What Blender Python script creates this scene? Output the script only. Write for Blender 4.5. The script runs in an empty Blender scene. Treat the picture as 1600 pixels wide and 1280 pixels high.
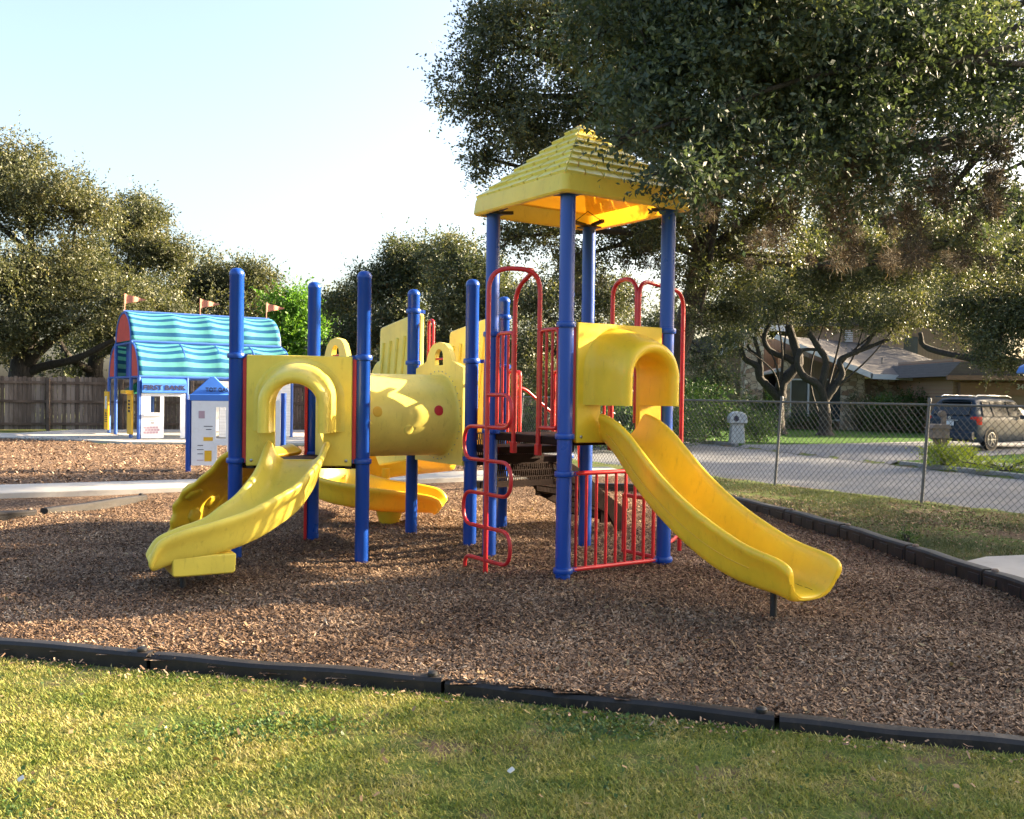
import bpy, math, random
import numpy as np
from mathutils import Vector, Matrix, noise as mnoise
random.seed(7); RNG = np.random.default_rng(11)
S = bpy.context.scene
COL = S.collection
# ------------------------------------------------------------------ camera
EYE = 1.56; FPX = 1505.7; PITCH = 0.01686; ROLL = 0.0134
cd = bpy.data.cameras.new('camera'); cam = bpy.data.objects.new('camera', cd); COL.objects.link(cam)
cd.sensor_width = 36.0; cd.lens = FPX/1600*36.0; cd.clip_end = 3000; cd.clip_start = .05
cam.matrix_world = Matrix.Translation((0, 0, EYE)) @ Matrix.Rotation(math.pi/2-PITCH, 4, 'X') @ Matrix.Rotation(ROLL, 4, 'Z')
S.camera = cam
# ------------------------------------------------------------------ sky, sun, exposure
SUN_AZ = math.radians(72)      # clockwise from +Y (straight ahead) towards +X (right)
SUN_EL = math.radians(21)
W = bpy.data.worlds.new('World'); S.world = W; W.use_nodes = True
wn = W.node_tree; bg = wn.nodes['Background']
sky = wn.nodes.new('ShaderNodeTexSky'); sky.sky_type = 'NISHITA'; sky.sun_disc = False
sky.sun_elevation = SUN_EL; sky.sun_rotation = SUN_AZ
sky.altitude = 200; sky.air_density = 1.0; sky.dust_density = 5.5; sky.ozone_density = .6
wn.links.new(sky.outputs[0], bg.inputs[0]); bg.inputs[1].default_value = 0.075
sl = bpy.data.lights.new('sun', 'SUN'); sl.energy = 5.0; sl.angle = math.radians(.55); sl.color = (1, .80, .54)
so = bpy.data.objects.new('sun', sl); COL.objects.link(so)
sd = Vector((math.sin(SUN_AZ)*math.cos(SUN_EL), math.cos(SUN_AZ)*math.cos(SUN_EL), math.sin(SUN_EL)))
so.rotation_euler = sd.to_track_quat('Z', 'Y').to_euler(); so.location = (30, 10, 20)
vs = S.view_settings; vs.view_transform = 'Standard'; vs.look = 'None'; vs.gamma = 1; vs.use_curve_mapping = False
vs.exposure = 2.8
S.cycles.max_bounces = 7; S.cycles.transparent_max_bounces = 8; S.cycles.diffuse_bounces = 4

def at(px, py, d):
    """a point of the place at depth d metres, read off the photograph when measuring it"""
    return Vector(((px-800)/FPX*d, d, EYE+(614.6+.0134*(px-800)-py)/FPX*d))

# ------------------------------------------------------------------ materials
def newmat(name):
    m = bpy.data.materials.new(name); m.use_nodes = True
    nt = m.node_tree; b = nt.nodes['Principled BSDF']; return m, nt, b
def N(nt, t, **kw):
    n = nt.nodes.new(t)
    for k, v in kw.items():
        if hasattr(n, k): setattr(n, k, v)
        else: n.inputs[k].default_value = v
    return n
def coord(nt, kind='Object'):
    return N(nt, 'ShaderNodeTexCoord').outputs[kind]
def ramp(nt, fac, stops):
    r = nt.nodes.new('ShaderNodeValToRGB'); e = r.color_ramp.elements
    while len(e) > 1: e.remove(e[-1])
    e[0].position = stops[0][0]; e[0].color = (*stops[0][1], 1)
    for p, c in stops[1:]:
        x = e.new(p); x.color = (*c, 1)
    nt.links.new(fac, r.inputs[0]); return r.outputs[0]
def noise(nt, vec, scale, detail=4, rough=.55):
    n = N(nt, 'ShaderNodeTexNoise'); n.inputs['Scale'].default_value = scale
    n.inputs['Detail'].default_value = detail; n.inputs['Roughness'].default_value = rough
    nt.links.new(vec, n.inputs['Vector']); return n.outputs['Fac']
def bump(nt, b, h, strength=.3, dist=.01):
    n = N(nt, 'ShaderNodeBump'); n.inputs['Strength'].default_value = strength; n.inputs['Distance'].default_value = dist
    nt.links.new(h, n.inputs['Height']); nt.links.new(n.outputs[0], b.inputs['Normal'])
def mixc(nt, fac, a, c, mode='MIX'):
    n = nt.nodes.new('ShaderNodeMix'); n.data_type = 'RGBA'; n.blend_type = mode
    if isinstance(fac, (int, float)): n.inputs[0].default_value = fac
    else: nt.links.new(fac, n.inputs[0])
    for i, v in ((6, a), (7, c)):
        if isinstance(v, tuple): n.inputs[i].default_value = (*v, 1)
        else: nt.links.new(v, n.inputs[i])
    return n.outputs[2]
def mpaint(name, col, rough=.35, var=.12, scale=6, spec=.5, bumpk=.0, dirt=None, metal=0, coat=0):
    m, nt, b = newmat(name); v = coord(nt)
    f = noise(nt, v, scale, 5, .6)
    lo = tuple(c*(1-var) for c in col); hi = tuple(min(1, c*(1+var)) for c in col)
    c = ramp(nt, f, [(.3, lo), (.7, hi)])
    if dirt:
        f2 = noise(nt, v, scale*2.3, 8, .7)
        d = ramp(nt, f2, [(.52, (0, 0, 0)), (.72, (1, 1, 1))])
        k = N(nt, 'ShaderNodeMath', operation='MULTIPLY'); nt.links.new(d, k.inputs[0]); k.inputs[1].default_value = dirt[1]
        c = mixc(nt, k.outputs[0], c, dirt[0])
    nt.links.new(c, b.inputs['Base Color'])
    r = N(nt, 'ShaderNodeMapRange'); nt.links.new(noise(nt, v, scale*4, 4), r.inputs[0])
    r.inputs[3].default_value = max(.05, rough-.1); r.inputs[4].default_value = min(1, rough+.14)
    nt.links.new(r.outputs[0], b.inputs['Roughness'])
    b.inputs['Metallic'].default_value = metal; b.inputs['Specular IOR Level'].default_value = spec
    b.inputs['Coat Weight'].default_value = coat
    if bumpk: bump(nt, b, noise(nt, v, 60, 3), bumpk, .004)
    return m
M = {}
def myellow(name, col, tr):
    m, nt, b = newmat(name); v = coord(nt)
    c = ramp(nt, noise(nt, v, 2.2, 6, .65), [(.3, tuple(x*.86 for x in col)), (.72, tuple(min(1, x*1.1) for x in col))])
    # fine scuffs and grime in streaks
    mp = N(nt, 'ShaderNodeMapping'); mp.inputs['Scale'].default_value = (9, 9, 2.2); nt.links.new(v, mp.inputs[0])
    g = ramp(nt, noise(nt, mp.outputs[0], 2.4, 9, .75), [(.56, (0, 0, 0)), (.76, (.5, .5, .5))])
    c = mixc(nt, g, c, (.25, .17, .03))
    nt.links.new(c, b.inputs['Base Color'])
    r = N(nt, 'ShaderNodeMapRange'); nt.links.new(noise(nt, v, 14, 5), r.inputs[0]); r.inputs[3].default_value = .24; r.inputs[4].default_value = .5
    nt.links.new(r.outputs[0], b.inputs['Roughness']); b.inputs['Specular IOR Level'].default_value = .45
    bump(nt, b, noise(nt, v, 5, 3), .25, .012)
    t = N(nt, 'ShaderNodeBsdfTranslucent'); t.inputs[0].default_value = (.9, .42, .02, 1)
    mx = N(nt, 'ShaderNodeMixShader'); mx.inputs[0].default_value = tr
    out = nt.nodes['Material Output']
    nt.links.new(b.outputs[0], mx.inputs[1]); nt.links.new(t.outputs[0], mx.inputs[2]); nt.links.new(mx.outputs[0], out.inputs[0])
    return m
M['yellow'] = myellow('sun_tinted yellow plastic', (.84, .60, .035), .18)  # warmer base: the sunlit slide's glow put into the colour
M['sky_tinted'] = myellow('lemon yellow plastic', (.80, .65, .095), .13)  # greener base: blue skylight on the left deck put into the colour
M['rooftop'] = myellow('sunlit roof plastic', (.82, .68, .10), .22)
M['canary'] = myellow('pale yellow plastic', (.82, .69, .14), .08)
M['blue'] = mpaint('blue powder coat', (.004, .052, .31), .3, .04, 1.2, .45, .02)
M['red'] = mpaint('red powder coat', (.50, .016, .022), .3, .15, 8, .5, .03, dirt=((.30, .05, .05), .3))
M['brown'] = mpaint('brown coated deck', (.018, .009, .007), .7, .2, 10, .1, .2)
M['black'] = mpaint('black metal', (.012, .012, .013), .45, .2, 10)
M['steel'] = mpaint('bolt steel', (.35, .35, .36), .35, .2, 10, metal=1)
M['galv'] = mpaint('galvanised steel', (.10, .105, .11), .55, .2, 8, metal=.3)
M['edging'] = mpaint('dark recycled plastic', (.016, .014, .014), .5, .35, 5, .35, .3, dirt=((.075, .052, .036), .5))
M['bankblue'] = mpaint('blue panel plastic', (.05, .18, .62), .4, .08, 3)
M['white'] = mpaint('white panel plastic', (.72, .74, .78), .45, .05, 3, dirt=((.4, .36, .3), .25))
M['frame'] = mpaint('blue frame tube', (.03, .10, .38), .4, .1, 4)
M['gold'] = mpaint('gold panel plastic', (.68, .40, .02), .4, .1, 4)
M['green'] = mpaint('green roof plastic', (.01, .13, .07), .5, .1, 4)
M['redcloth'] = mpaint('red canvas', (.42, .05, .035), .8, .15, 4)
M['flag'] = mpaint('faded red flag', (.40, .16, .11), .8, .15, 9)
M['ink'] = mpaint('dark ink', (.02, .02, .05), .6, .1, 4)
M['mauve'] = mpaint('mauve print', (.42, .30, .36), .6, .1, 4)
M['concrete'] = mpaint('pale concrete', (.40, .38, .35), .85, .14, 1.6, .3, .3, dirt=((.24, .22, .19), .5))
M['asphalt'] = mpaint('grey asphalt', (.145, .15, .16), .9, .22, .8, .3, .5, dirt=((.13, .13, .13), .5))
M['drive'] = mpaint('driveway concrete', (.17, .17, .175), .9, .18, .7, .3, .3, dirt=((.10, .10, .10), .5))
M['kerb'] = mpaint('kerb concrete', (.22, .22, .22), .9, .15, 2, .3, .2)
M['siding'] = None

def mbark(name, a, c):
    m, nt, b = newmat(name); v = coord(nt)
    mp = N(nt, 'ShaderNodeMapping'); mp.inputs['Scale'].default_value = (5, 5, 1.3); nt.links.new(v, mp.inputs[0])
    f = noise(nt, mp.outputs[0], 4, 8, .7)
    nt.links.new(ramp(nt, f, [(.3, a), (.7, c)]), b.inputs['Base Color']); b.inputs['Roughness'].default_value = .9
    bump(nt, b, f, 1, .05); return m
M['bark'] = mbark('oak bark', (.010, .008, .007), (.058, .048, .040))
def mleaf(name, stops, tr=.35, rough=.45, tcol=None, ns=.55, rk=.6, nk=.9):
    m, nt, b = newmat(name)
    g = N(nt, 'ShaderNodeNewGeometry')
    v = coord(nt)
    big = noise(nt, v, ns, 3)
    a = N(nt, 'ShaderNodeMath', operation='MULTIPLY_ADD'); nt.links.new(g.outputs['Random Per Island'], a.inputs[0]); a.inputs[1].default_value = rk
    s = N(nt, 'ShaderNodeMath', operation='MULTIPLY_ADD'); nt.links.new(big, s.inputs[0]); s.inputs[1].default_value = nk; s.inputs[2].default_value = -.25*nk/.9
    nt.links.new(s.outputs[0], a.inputs[2])
    c = ramp(nt, a.outputs[0], stops)
    nt.links.new(c, b.inputs['Base Color']); b.inputs['Roughness'].default_value = rough; b.inputs['Specular IOR Level'].default_value = .4
    t = N(nt, 'ShaderNodeBsdfTranslucent')
    nt.links.new(mixc(nt, 1.0, c, tcol or (1.0, 1.0, .45), 'MULTIPLY'), t.inputs[0])
    mx = N(nt, 'ShaderNodeMixShader'); mx.inputs[0].default_value = tr
    nt.links.new(b.outputs[0], mx.inputs[1]); nt.links.new(t.outputs[0], mx.inputs[2]); nt.links.new(mx.outputs[0], nt.nodes['Material Output'].inputs[0])
    return m
M['leaf_oak'] = mleaf('oak leaves', [(.1, (.034, .046, .028)), (.45, (.066, .084, .044)), (.75, (.13, .14, .064)), (.95, (.26, .22, .09))])
M['leaf_near'] = mleaf('near oak leaves', [(.1, (.030, .048, .034)), (.5, (.058, .084, .056)), (.8, (.10, .130, .078)), (.97, (.20, .19, .09))], .36, .55)
M['leaf_warm'] = mleaf('sunny oak leaves', [(.1, (.032, .042, .022)), (.45, (.070, .082, .040)), (.75, (.135, .135, .065)), (.95, (.25, .22, .11))])
M['leaf_bright'] = mleaf('bright green leaves', [(.1, (.05, .13, .02)), (.5, (.10, .24, .03)), (.9, (.20, .36, .05))], .45)
M['leaf_shrub'] = mleaf('shrub leaves', [(.1, (.022, .050, .014)), (.5, (.045, .10, .022)), (.9, (.10, .17, .035))])
M['leaf_lime'] = mleaf('lime bush leaves', [(.1, (.16, .24, .02)), (.5, (.32, .40, .03)), (.9, (.5, .52, .06))])
M['moss'] = mleaf('ball moss', [(.1, (.030, .026, .020)), (.5, (.070, .058, .042)), (.9, (.15, .125, .09))], .2, .9, (1, .9, .7))
M['dead_leaf'] = mleaf('fallen oak leaves', [(.1, (.09, .055, .03)), (.5, (.20, .135, .07)), (.9, (.34, .26, .14))], .15, .7)
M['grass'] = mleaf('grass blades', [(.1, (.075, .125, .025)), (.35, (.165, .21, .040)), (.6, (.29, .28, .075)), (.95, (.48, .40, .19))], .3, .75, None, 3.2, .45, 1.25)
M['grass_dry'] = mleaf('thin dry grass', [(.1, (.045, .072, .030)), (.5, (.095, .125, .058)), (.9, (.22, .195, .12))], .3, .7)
M['chips'] = mleaf('wood chips', [(.1, (.055, .029, .017)), (.4, (.135, .080, .047)), (.7, (.245, .155, .095)), (.9, (.39, .275, .18)), (1, (.56, .46, .34))], .0, .8, None, 1.3, .7, .75)

def mground():
    m, nt, b = newmat('lawn soil'); v = coord(nt)
    f = noise(nt, v, 1.1, 8, .7); f2 = noise(nt, v, 14, 6, .7)
    g = ramp(nt, f2, [(.3, (.04, .065, .018)), (.55, (.09, .12, .03)), (.75, (.17, .16, .06))])
    d = ramp(nt, f2, [(.3, (.07, .045, .03)), (.6, (.16, .11, .075)), (.8, (.26, .20, .14))])
    k = ramp(nt, f, [(.5, (0, 0, 0)), (.60, (1, 1, 1))])
    nt.links.new(mixc(nt, k, g, d), b.inputs['Base Color']); b.inputs['Roughness'].default_value = .95
    b.inputs['Specular IOR Level'].default_value = .1
    bump(nt, b, f2, .7, .03); return m
M['ground'] = mground()
def mfarlawn():
    m, nt, b = newmat('watered lawn'); v = coord(nt)
    f2 = noise(nt, v, 9, 8, .75)
    nt.links.new(ramp(nt, f2, [(.3, (.022, .055, .010)), (.55, (.050, .115, .018)), (.75, (.10, .18, .03))]), b.inputs['Base Color'])
    b.inputs['Roughness'].default_value = .95; b.inputs['Specular IOR Level'].default_value = .1
    bump(nt, b, f2, 1, .08); return m
M['farlawn'] = mfarlawn()
def mmulch():
    m, nt, b = newmat('bark mulch'); v = coord(nt)
    mp = N(nt, 'ShaderNodeMapping'); mp.inputs['Scale'].default_value = (1, 1.6, 1); nt.links.new(v, mp.inputs[0])
    vo = N(nt, 'ShaderNodeTexVoronoi'); vo.inputs['Scale'].default_value = 38; nt.links.new(mp.outputs[0], vo.inputs['Vector'])
    sp = N(nt, 'ShaderNodeSeparateColor'); nt.links.new(vo.outputs['Color'], sp.inputs[0])
    c = ramp(nt, sp.outputs[0], [(.05, (.036, .019, .012)), (.45, (.115, .067, .040)), (.8, (.25, .16, .105)), (1, (.42, .31, .22))])
    c2 = ramp(nt, noise(nt, v, .9, 5), [(.3, (.72, .72, .72)), (.7, (1.1, 1.1, 1.1))])
    nt.links.new(mixc(nt, 1.0, c, c2, 'MULTIPLY'), b.inputs['Base Color'])
    b.inputs['Roughness'].default_value = .9; b.inputs['Specular IOR Level'].default_value = .15
    ad = N(nt, 'ShaderNodeMath', operation='ADD'); nt.links.new(vo.outputs['Distance'], ad.inputs[0]); nt.links.new(noise(nt, v, 30, 5), ad.inputs[1])
    bump(nt, b, ad.outputs[0], 1, .03); return m
M['mulch'] = mmulch()
def mstone():
    m, nt, b = newmat('limestone rubble'); v = coord(nt)
    mp = N(nt, 'ShaderNodeMapping'); mp.inputs['Scale'].default_value = (1, 1, 1.5); nt.links.new(v, mp.inputs[0])
    vo = N(nt, 'ShaderNodeTexVoronoi'); vo.distance = 'CHEBYCHEV'; vo.inputs['Scale'].default_value = 3.0; nt.links.new(mp.outputs[0], vo.inputs['Vector'])
    ve = N(nt, 'ShaderNodeTexVoronoi'); ve.feature = 'DISTANCE_TO_EDGE'; ve.inputs['Scale'].default_value = 3.0; nt.links.new(mp.outputs[0], ve.inputs['Vector'])
    sp = N(nt, 'ShaderNodeSeparateColor'); nt.links.new(vo.outputs['Color'], sp.inputs[0])
    c = ramp(nt, sp.outputs[0], [(.1, (.28, .18, .12)), (.5, (.44, .35, .25)), (.9, (.60, .52, .40))])
    k = ramp(nt, ve.outputs['Distance'], [(.02, (1, 1, 1)), (.06, (0, 0, 0))])
    nt.links.new(mixc(nt, k, c, (.13, .11, .09)), b.inputs['Base Color']); b.inputs['Roughness'].default_value = .9
    return m
M['stone'] = mstone()
def mbrick():
    m, nt, b = newmat('tan brick'); v = coord(nt)
    mp = N(nt, 'ShaderNodeMapping'); mp.inputs['Rotation'].default_value = (math.pi/2, 0, 0); nt.links.new(v, mp.inputs[0])
    br = N(nt, 'ShaderNodeTexBrick'); br.inputs['Scale'].default_value = 1
    for k, x in (('Brick Width', .22), ('Row Height', .075), ('Mortar Size', .008)): br.inputs[k].default_value = x
    br.inputs['Color1'].default_value = (.26, .14, .09, 1); br.inputs['Color2'].default_value = (.34, .22, .15, 1); br.inputs['Mortar'].default_value = (.3, .27, .22, 1)
    nt.links.new(mp.outputs[0], br.inputs['Vector']); nt.links.new(br.outputs[0], b.inputs['Base Color']); b.inputs['Roughness'].default_value = .9
    return m
M['brick'] = mbrick()
def mboards(name, a, c, vertical=True, pitch=.2, dark=.45):
    m, nt, b = newmat(name); v = coord(nt)
    w = N(nt, 'ShaderNodeTexWave'); w.wave_type = 'BANDS'; w.bands_direction = 'X' if vertical else 'Z'; w.wave_profile = 'SAW'
    w.inputs['Scale'].default_value = math.pi*2/pitch/20; w.inputs['Distortion'].default_value = 0
    nt.links.new(v, w.inputs['Vector'])
    mp = N(nt, 'ShaderNodeMapping'); mp.inputs['Scale'].default_value = (14, 14, 1) if vertical else (1, 1, 14); nt.links.new(v, mp.inputs[0])
    col = ramp(nt, noise(nt, mp.outputs[0], 1.5, 6, .7), [(.3, a), (.7, c)])
    k = ramp(nt, w.outputs['Fac'], [(.0, (1, 1, 1)), (.08, (0, 0, 0))])
    nt.links.new(mixc(nt, k, col, tuple(x*dark for x in a)), b.inputs['Base Color']); b.inputs['Roughness'].default_value = .85
    return m
M['siding'] = mboards('tan vertical siding', (.20, .14, .10), (.25, .185, .135))
M['slats'] = mboards('white lap board', (.6, .6, .6), (.72, .72, .72), False, .09)
M['shingle'] = mboards('weathered shingles', (.048, .043, .043), (.088, .080, .076), False, .14)
M['fencewood'] = mpaint('weathered cedar', (.088, .066, .052), .9, .45, 1.7, .2, .4, dirt=((.17, .14, .115), .7))
M['fascia'] = mpaint('white fascia paint', (.52, .55, .58), .6, .06, 2)
M['glass'] = mpaint('dark window glass', (.03, .045, .055), .12, .3, .6, .6)
M['garage'] = mpaint('tan garage door', (.15, .11, .085), .6, .06, 1)
M['carpaint'] = mpaint('dark slate car paint', (.016, .032, .055), .4, .08, 2, .3)
M['carglass'] = mpaint('tinted car glass', (.006, .008, .010), .06, .1, 2, .6)
M['tyre'] = mpaint('tyre rubber', (.012, .012, .012), .8, .2, 8)
M['alloy'] = mpaint('silver alloy', (.55, .56, .58), .3, .1, 8, metal=.8)
M['lens'] = mpaint('red tail lens', (.50, .008, .012), .15, .1, 8, .6)
M['plate'] = mpaint('number plate', (.6, .63, .65), .4, .05, 8)
M['mailwhite'] = mpaint('white painted stone', (.50, .51, .52), .8, .2, 9, .3, .5, dirt=((.2, .19, .18), .6))
def mwood():
    m, nt, b = newmat('weathered cedar boards'); v = coord(nt); g = N(nt, 'ShaderNodeNewGeometry')
    mp = N(nt, 'ShaderNodeMapping'); mp.inputs['Scale'].default_value = (9, 9, .8); nt.links.new(v, mp.inputs[0])
    a = N(nt, 'ShaderNodeMath', operation='MULTIPLY_ADD'); nt.links.new(g.outputs['Random Per Island'], a.inputs[0]); a.inputs[1].default_value = .55
    nt.links.new(noise(nt, mp.outputs[0], 1.6, 7, .7), a.inputs[2])
    nt.links.new(ramp(nt, a.outputs[0], [(.35, (.028, .020, .016)), (.7, (.085, .064, .050)), (1, (.19, .155, .13))]), b.inputs['Base Color']); b.inputs['Roughness'].default_value = .9
    return m
M['boards'] = mwood()
M['oldwood'] = mpaint('old grey wood', (.20, .155, .125), .9, .3, 9, .2, .4)
M['litter'] = mpaint('pale litter', (.6, .58, .55), .8, .1, 9)
M['screen'] = mpaint('green windscreen cloth', (.012, .045, .025), .9, .2, 4)

def mstripe():
    m, nt, b = newmat('striped turquoise shade cloth'); 
    uv = N(nt, 'ShaderNodeUVMap')
    sp = N(nt, 'ShaderNodeSeparateXYZ'); nt.links.new(uv.outputs[0], sp.inputs[0])
    mu = N(nt, 'ShaderNodeMath', operation='MULTIPLY'); nt.links.new(sp.outputs[1], mu.inputs[0]); mu.inputs[1].default_value = 5.0
    fr = N(nt, 'ShaderNodeMath', operation='FRACT'); nt.links.new(mu.outputs[0], fr.inputs[0])
    r = N(nt, 'ShaderNodeValToRGB'); r.color_ramp.interpolation = 'CONSTANT'
    r.color_ramp.elements[0].color = (.12, .42, .45, 1); r.color_ramp.elements[1].position = .52; r.color_ramp.elements[1].color = (.016, .12, .28, 1)
    nt.links.new(fr.outputs[0], r.inputs[0])
    c = mixc(nt, 1.0, r.outputs[0], ramp(nt, noise(nt, coord(nt), 3, 6), [(.3, (.8, .8, .8)), (.7, (1.1, 1.1, 1.05))]), 'MULTIPLY')
    nt.links.new(c, b.inputs['Base Color']); b.inputs['Roughness'].default_value = .8; b.inputs['Specular IOR Level'].default_value = .2
    t = N(nt, 'ShaderNodeBsdfTranslucent'); nt.links.new(c, t.inputs[0])
    mx = N(nt, 'ShaderNodeMixShader'); mx.inputs[0].default_value = .4
    nt.links.new(b.outputs[0], mx.inputs[1]); nt.links.new(t.outputs[0], mx.inputs[2]); nt.links.new(mx.outputs[0], nt.nodes['Material Output'].inputs[0])
    return m
M['stripe'] = mstripe()

# ------------------------------------------------------------------ mesh helpers
def obj(name, mesh, mat=None, parent=None, mods=()):
    o = bpy.data.objects.new(name, mesh); COL.objects.link(o)
    if mat is not None and not mesh.materials: mesh.materials.append(M[mat] if isinstance(mat, str) else mat)
    if parent is not None: o.parent = parent
    return o
def tag(o, label=None, cat=None, group=None, kind=None):
    if label: o['label'] = label
    if cat: o['category'] = cat
    if group: o['group'] = group
    if kind: o['kind'] = kind
    return o
def empty(name, loc=(0, 0, 0), label=None, cat=None, group=None):
    o = bpy.data.objects.new(name, None); COL.objects.link(o); o.location = loc; o.empty_display_size = .2
    tag(o, label, cat, group); return o
class MB:
    """collects faces of one mesh; coordinates are the parent's"""
    def __init__(s): s.v = []; s.f = []; s.uv = None
    def add(s, V, F):
        n = len(s.v); s.v += [tuple(p) for p in V]; s.f += [tuple(i+n for i in f) for f in F]; return s
    def box(s, c, size, R=None, taper=1.0):
        hx, hy, hz = size[0]/2, size[1]/2, size[2]/2; V = []
        for z in (-1, 1):
            k = taper if z > 0 else 1
            for x, y in ((-1, -1), (1, -1), (1, 1), (-1, 1)):
                p = Vector((x*hx*k, y*hy*k, z*hz))
                if R is not None: p = R @ p
                V.append(p+Vector(c))
        return s.add(V, [(3, 2, 1, 0), (4, 5, 6, 7), (0, 1, 5, 4), (1, 2, 6, 5), (2, 3, 7, 6), (3, 0, 4, 7)])
    def bar(s, a, b, w, h=None, up=(0, 0, 1)):
        a = Vector(a); b = Vector(b); h = h or w; d = (b-a); L = d.length; d.normalize()
        sx = d.cross(Vector(up)); 
        if sx.length < 1e-3: sx = d.cross(Vector((1, 0, 0)))
        sx.normalize(); uz = sx.cross(d)
        V = [a+sx*(i*w/2)+uz*(j*h/2) for i, j in ((-1, -1), (1, -1), (1, 1), (-1, 1))] + [b+sx*(i*w/2)+uz*(j*h/2) for i, j in ((-1, -1), (1, -1), (1, 1), (-1, 1))]
        return s.add(V, [(3, 2, 1, 0), (4, 5, 6, 7), (0, 1, 5, 4), (1, 2, 6, 5), (2, 3, 7, 6), (3, 0, 4, 7)])
    def tube(s, P, r, n=10, caps=True):
        P = [Vector(p) for p in P]; m = len(P)
        rr = r if hasattr(r, '__len__') else [r]*m
        T = []
        for i in range(m):
            t = P[min(i+1, m-1)]-P[max(i-1, 0)]; T.append(t.normalized() if t.length > 1e-9 else Vector((0, 0, 1)))
        u = T[0].orthogonal().normalized(); V = []
        for i in range(m):
            u = (u-T[i]*u.dot(T[i])); u = u.normalized() if u.length > 1e-6 else T[i].orthogonal().normalized()
            w = T[i].cross(u)
            V += [P[i]+(u*math.cos(a)+w*math.sin(a))*rr[i] for a in (2*math.pi*k/n for k in range(n))]
        F = [(i*n+k, i*n+(k+1) % n, (i+1)*n+(k+1) % n, (i+1)*n+k) for i in range(m-1) for k in range(n)]
        if caps: F += [tuple(range(n-1, -1, -1)), tuple((m-1)*n+k for k in range(n))]
        return s.add(V, F)
    def lathe(s, prof, c=(0, 0, 0), n=24, axis=None):
        """prof: (radius, height); axis = Matrix for orientation"""
        V = []; c = Vector(c)
        for r, z in prof:
            for k in range(n):
                a = 2*math.pi*k/n; p = Vector((r*math.cos(a), r*math.sin(a), z))
                if axis is not None: p = axis @ p
                V.append(p+c)
        m = len(prof)
        F = [(i*n+k, i*n+(k+1) % n, (i+1)*n+(k+1) % n, (i+1)*n+k) for i in range(m-1) for k in range(n)]
        F += [tuple(range(n-1, -1, -1)), tuple((m-1)*n+k for k in range(n))]
        return s.add(V, F)
    def loft(s, rings, closed=True, cap=True):
        n = len(rings[0]); m = len(rings); V = [p for r in rings for p in r]
        e = n if closed else n-1
        F = [(i*n+k, i*n+(k+1) % n, (i+1)*n+(k+1) % n, (i+1)*n+k) for i in range(m-1) for k in range(e)]
        if cap and closed: F += [tuple(range(n-1, -1, -1)), tuple((m-1)*n+k for k in range(n))]
        return s.add(V, F)
    def prism(s, poly, off):
        """polygon (3D points) extruded by vector off"""
        n = len(poly); o = Vector(off); P = [Vector(p) for p in poly]
        return s.add(P+[p+o for p in P], [tuple(range(n-1, -1, -1)), tuple(n+k for k in range(n))]+[(k, (k+1) % n, n+(k+1) % n, n+k) for k in range(n)])
    def ring_plate(s, outer, inner, off):
        """plate with a hole; outer and inner have as many points; extruded by off"""
        n = len(outer); o = Vector(off)
        A = [Vector(p) for p in outer]; B = [Vector(p) for p in inner]
        V = A+B+[p+o for p in A]+[p+o for p in B]; F = []
        for k in range(n):
            j = (k+1) % n
            F += [(k, j, n+j, n+k), (2*n+j, 2*n+k, 3*n+k, 3*n+j), (j, k, 2*n+k, 2*n+j), (n+k, n+j, 3*n+j, 3*n+k)]
        return s.add(V, F)
    def build(s, name, mat, parent=None, smooth=40, bevel=0, sub=0, seg=2):
        me = bpy.data.meshes.new(name); me.from_pydata(s.v, [], s.f)
        import bmesh as _b
        bm = _b.new(); bm.from_mesh(me); _b.ops.recalc_face_normals(bm, faces=bm.faces); bm.to_mesh(me); bm.free()
        if smooth:
            me.polygons.foreach_set('use_smooth', [True]*len(me.polygons)); me.set_sharp_from_angle(angle=math.radians(smooth))
        o = obj(name, me, mat, parent)
        if bevel:
            b = o.modifiers.new('bevel', 'BEVEL'); b.width = bevel; b.segments = seg; b.limit_method = 'ANGLE'; b.angle_limit = math.radians(40); b.harden_normals = False
            me.polygons.foreach_set('use_smooth', [True]*len(me.polygons))
            if me.attributes.get('sharp_edge'): me.attributes.remove(me.attributes['sharp_edge'])
            w = o.modifiers.new('wn', 'WEIGHTED_NORMAL'); w.keep_sharp = False
        if sub:
            x = o.modifiers.new('sub', 'SUBSURF'); x.levels = sub; x.render_levels = sub
            if me.attributes.get('sharp_edge'): me.attributes.remove(me.attributes['sharp_edge'])
        return o
def npmesh(name, V, F, mat, parent=None, smooth=False):
    me = bpy.data.meshes.new(name); V = np.ascontiguousarray(V, dtype=np.float32); F = np.ascontiguousarray(F, dtype=np.int32)
    k = F.shape[1]
    me.vertices.add(len(V)); me.vertices.foreach_set('co', V.ravel())
    me.loops.add(F.size); me.loops.foreach_set('vertex_index', F.ravel())
    me.polygons.add(len(F)); me.polygons.foreach_set('loop_start', np.arange(0, F.size, k, dtype=np.int32))
    if smooth: me.polygons.foreach_set('use_smooth', np.ones(len(F), dtype=bool))
    me.update(calc_edges=True)
    return obj(name, me, mat, parent)
def fillet(P, r, n=6):
    P = [Vector(p) for p in P]; out = [P[0]]
    for i in range(1, len(P)-1):
        a, b, c = P[i-1], P[i], P[i+1]; u = (a-b); v = (c-b); rr = min(r, u.length*.49, v.length*.49)
        p = b+u.normalized()*rr; q = b+v.normalized()*rr
        for k in range(n+1):
            t = k/n; out.append(p*(1-t)**2+b*2*t*(1-t)+q*t*t)
    out.append(P[-1]); return out
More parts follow.
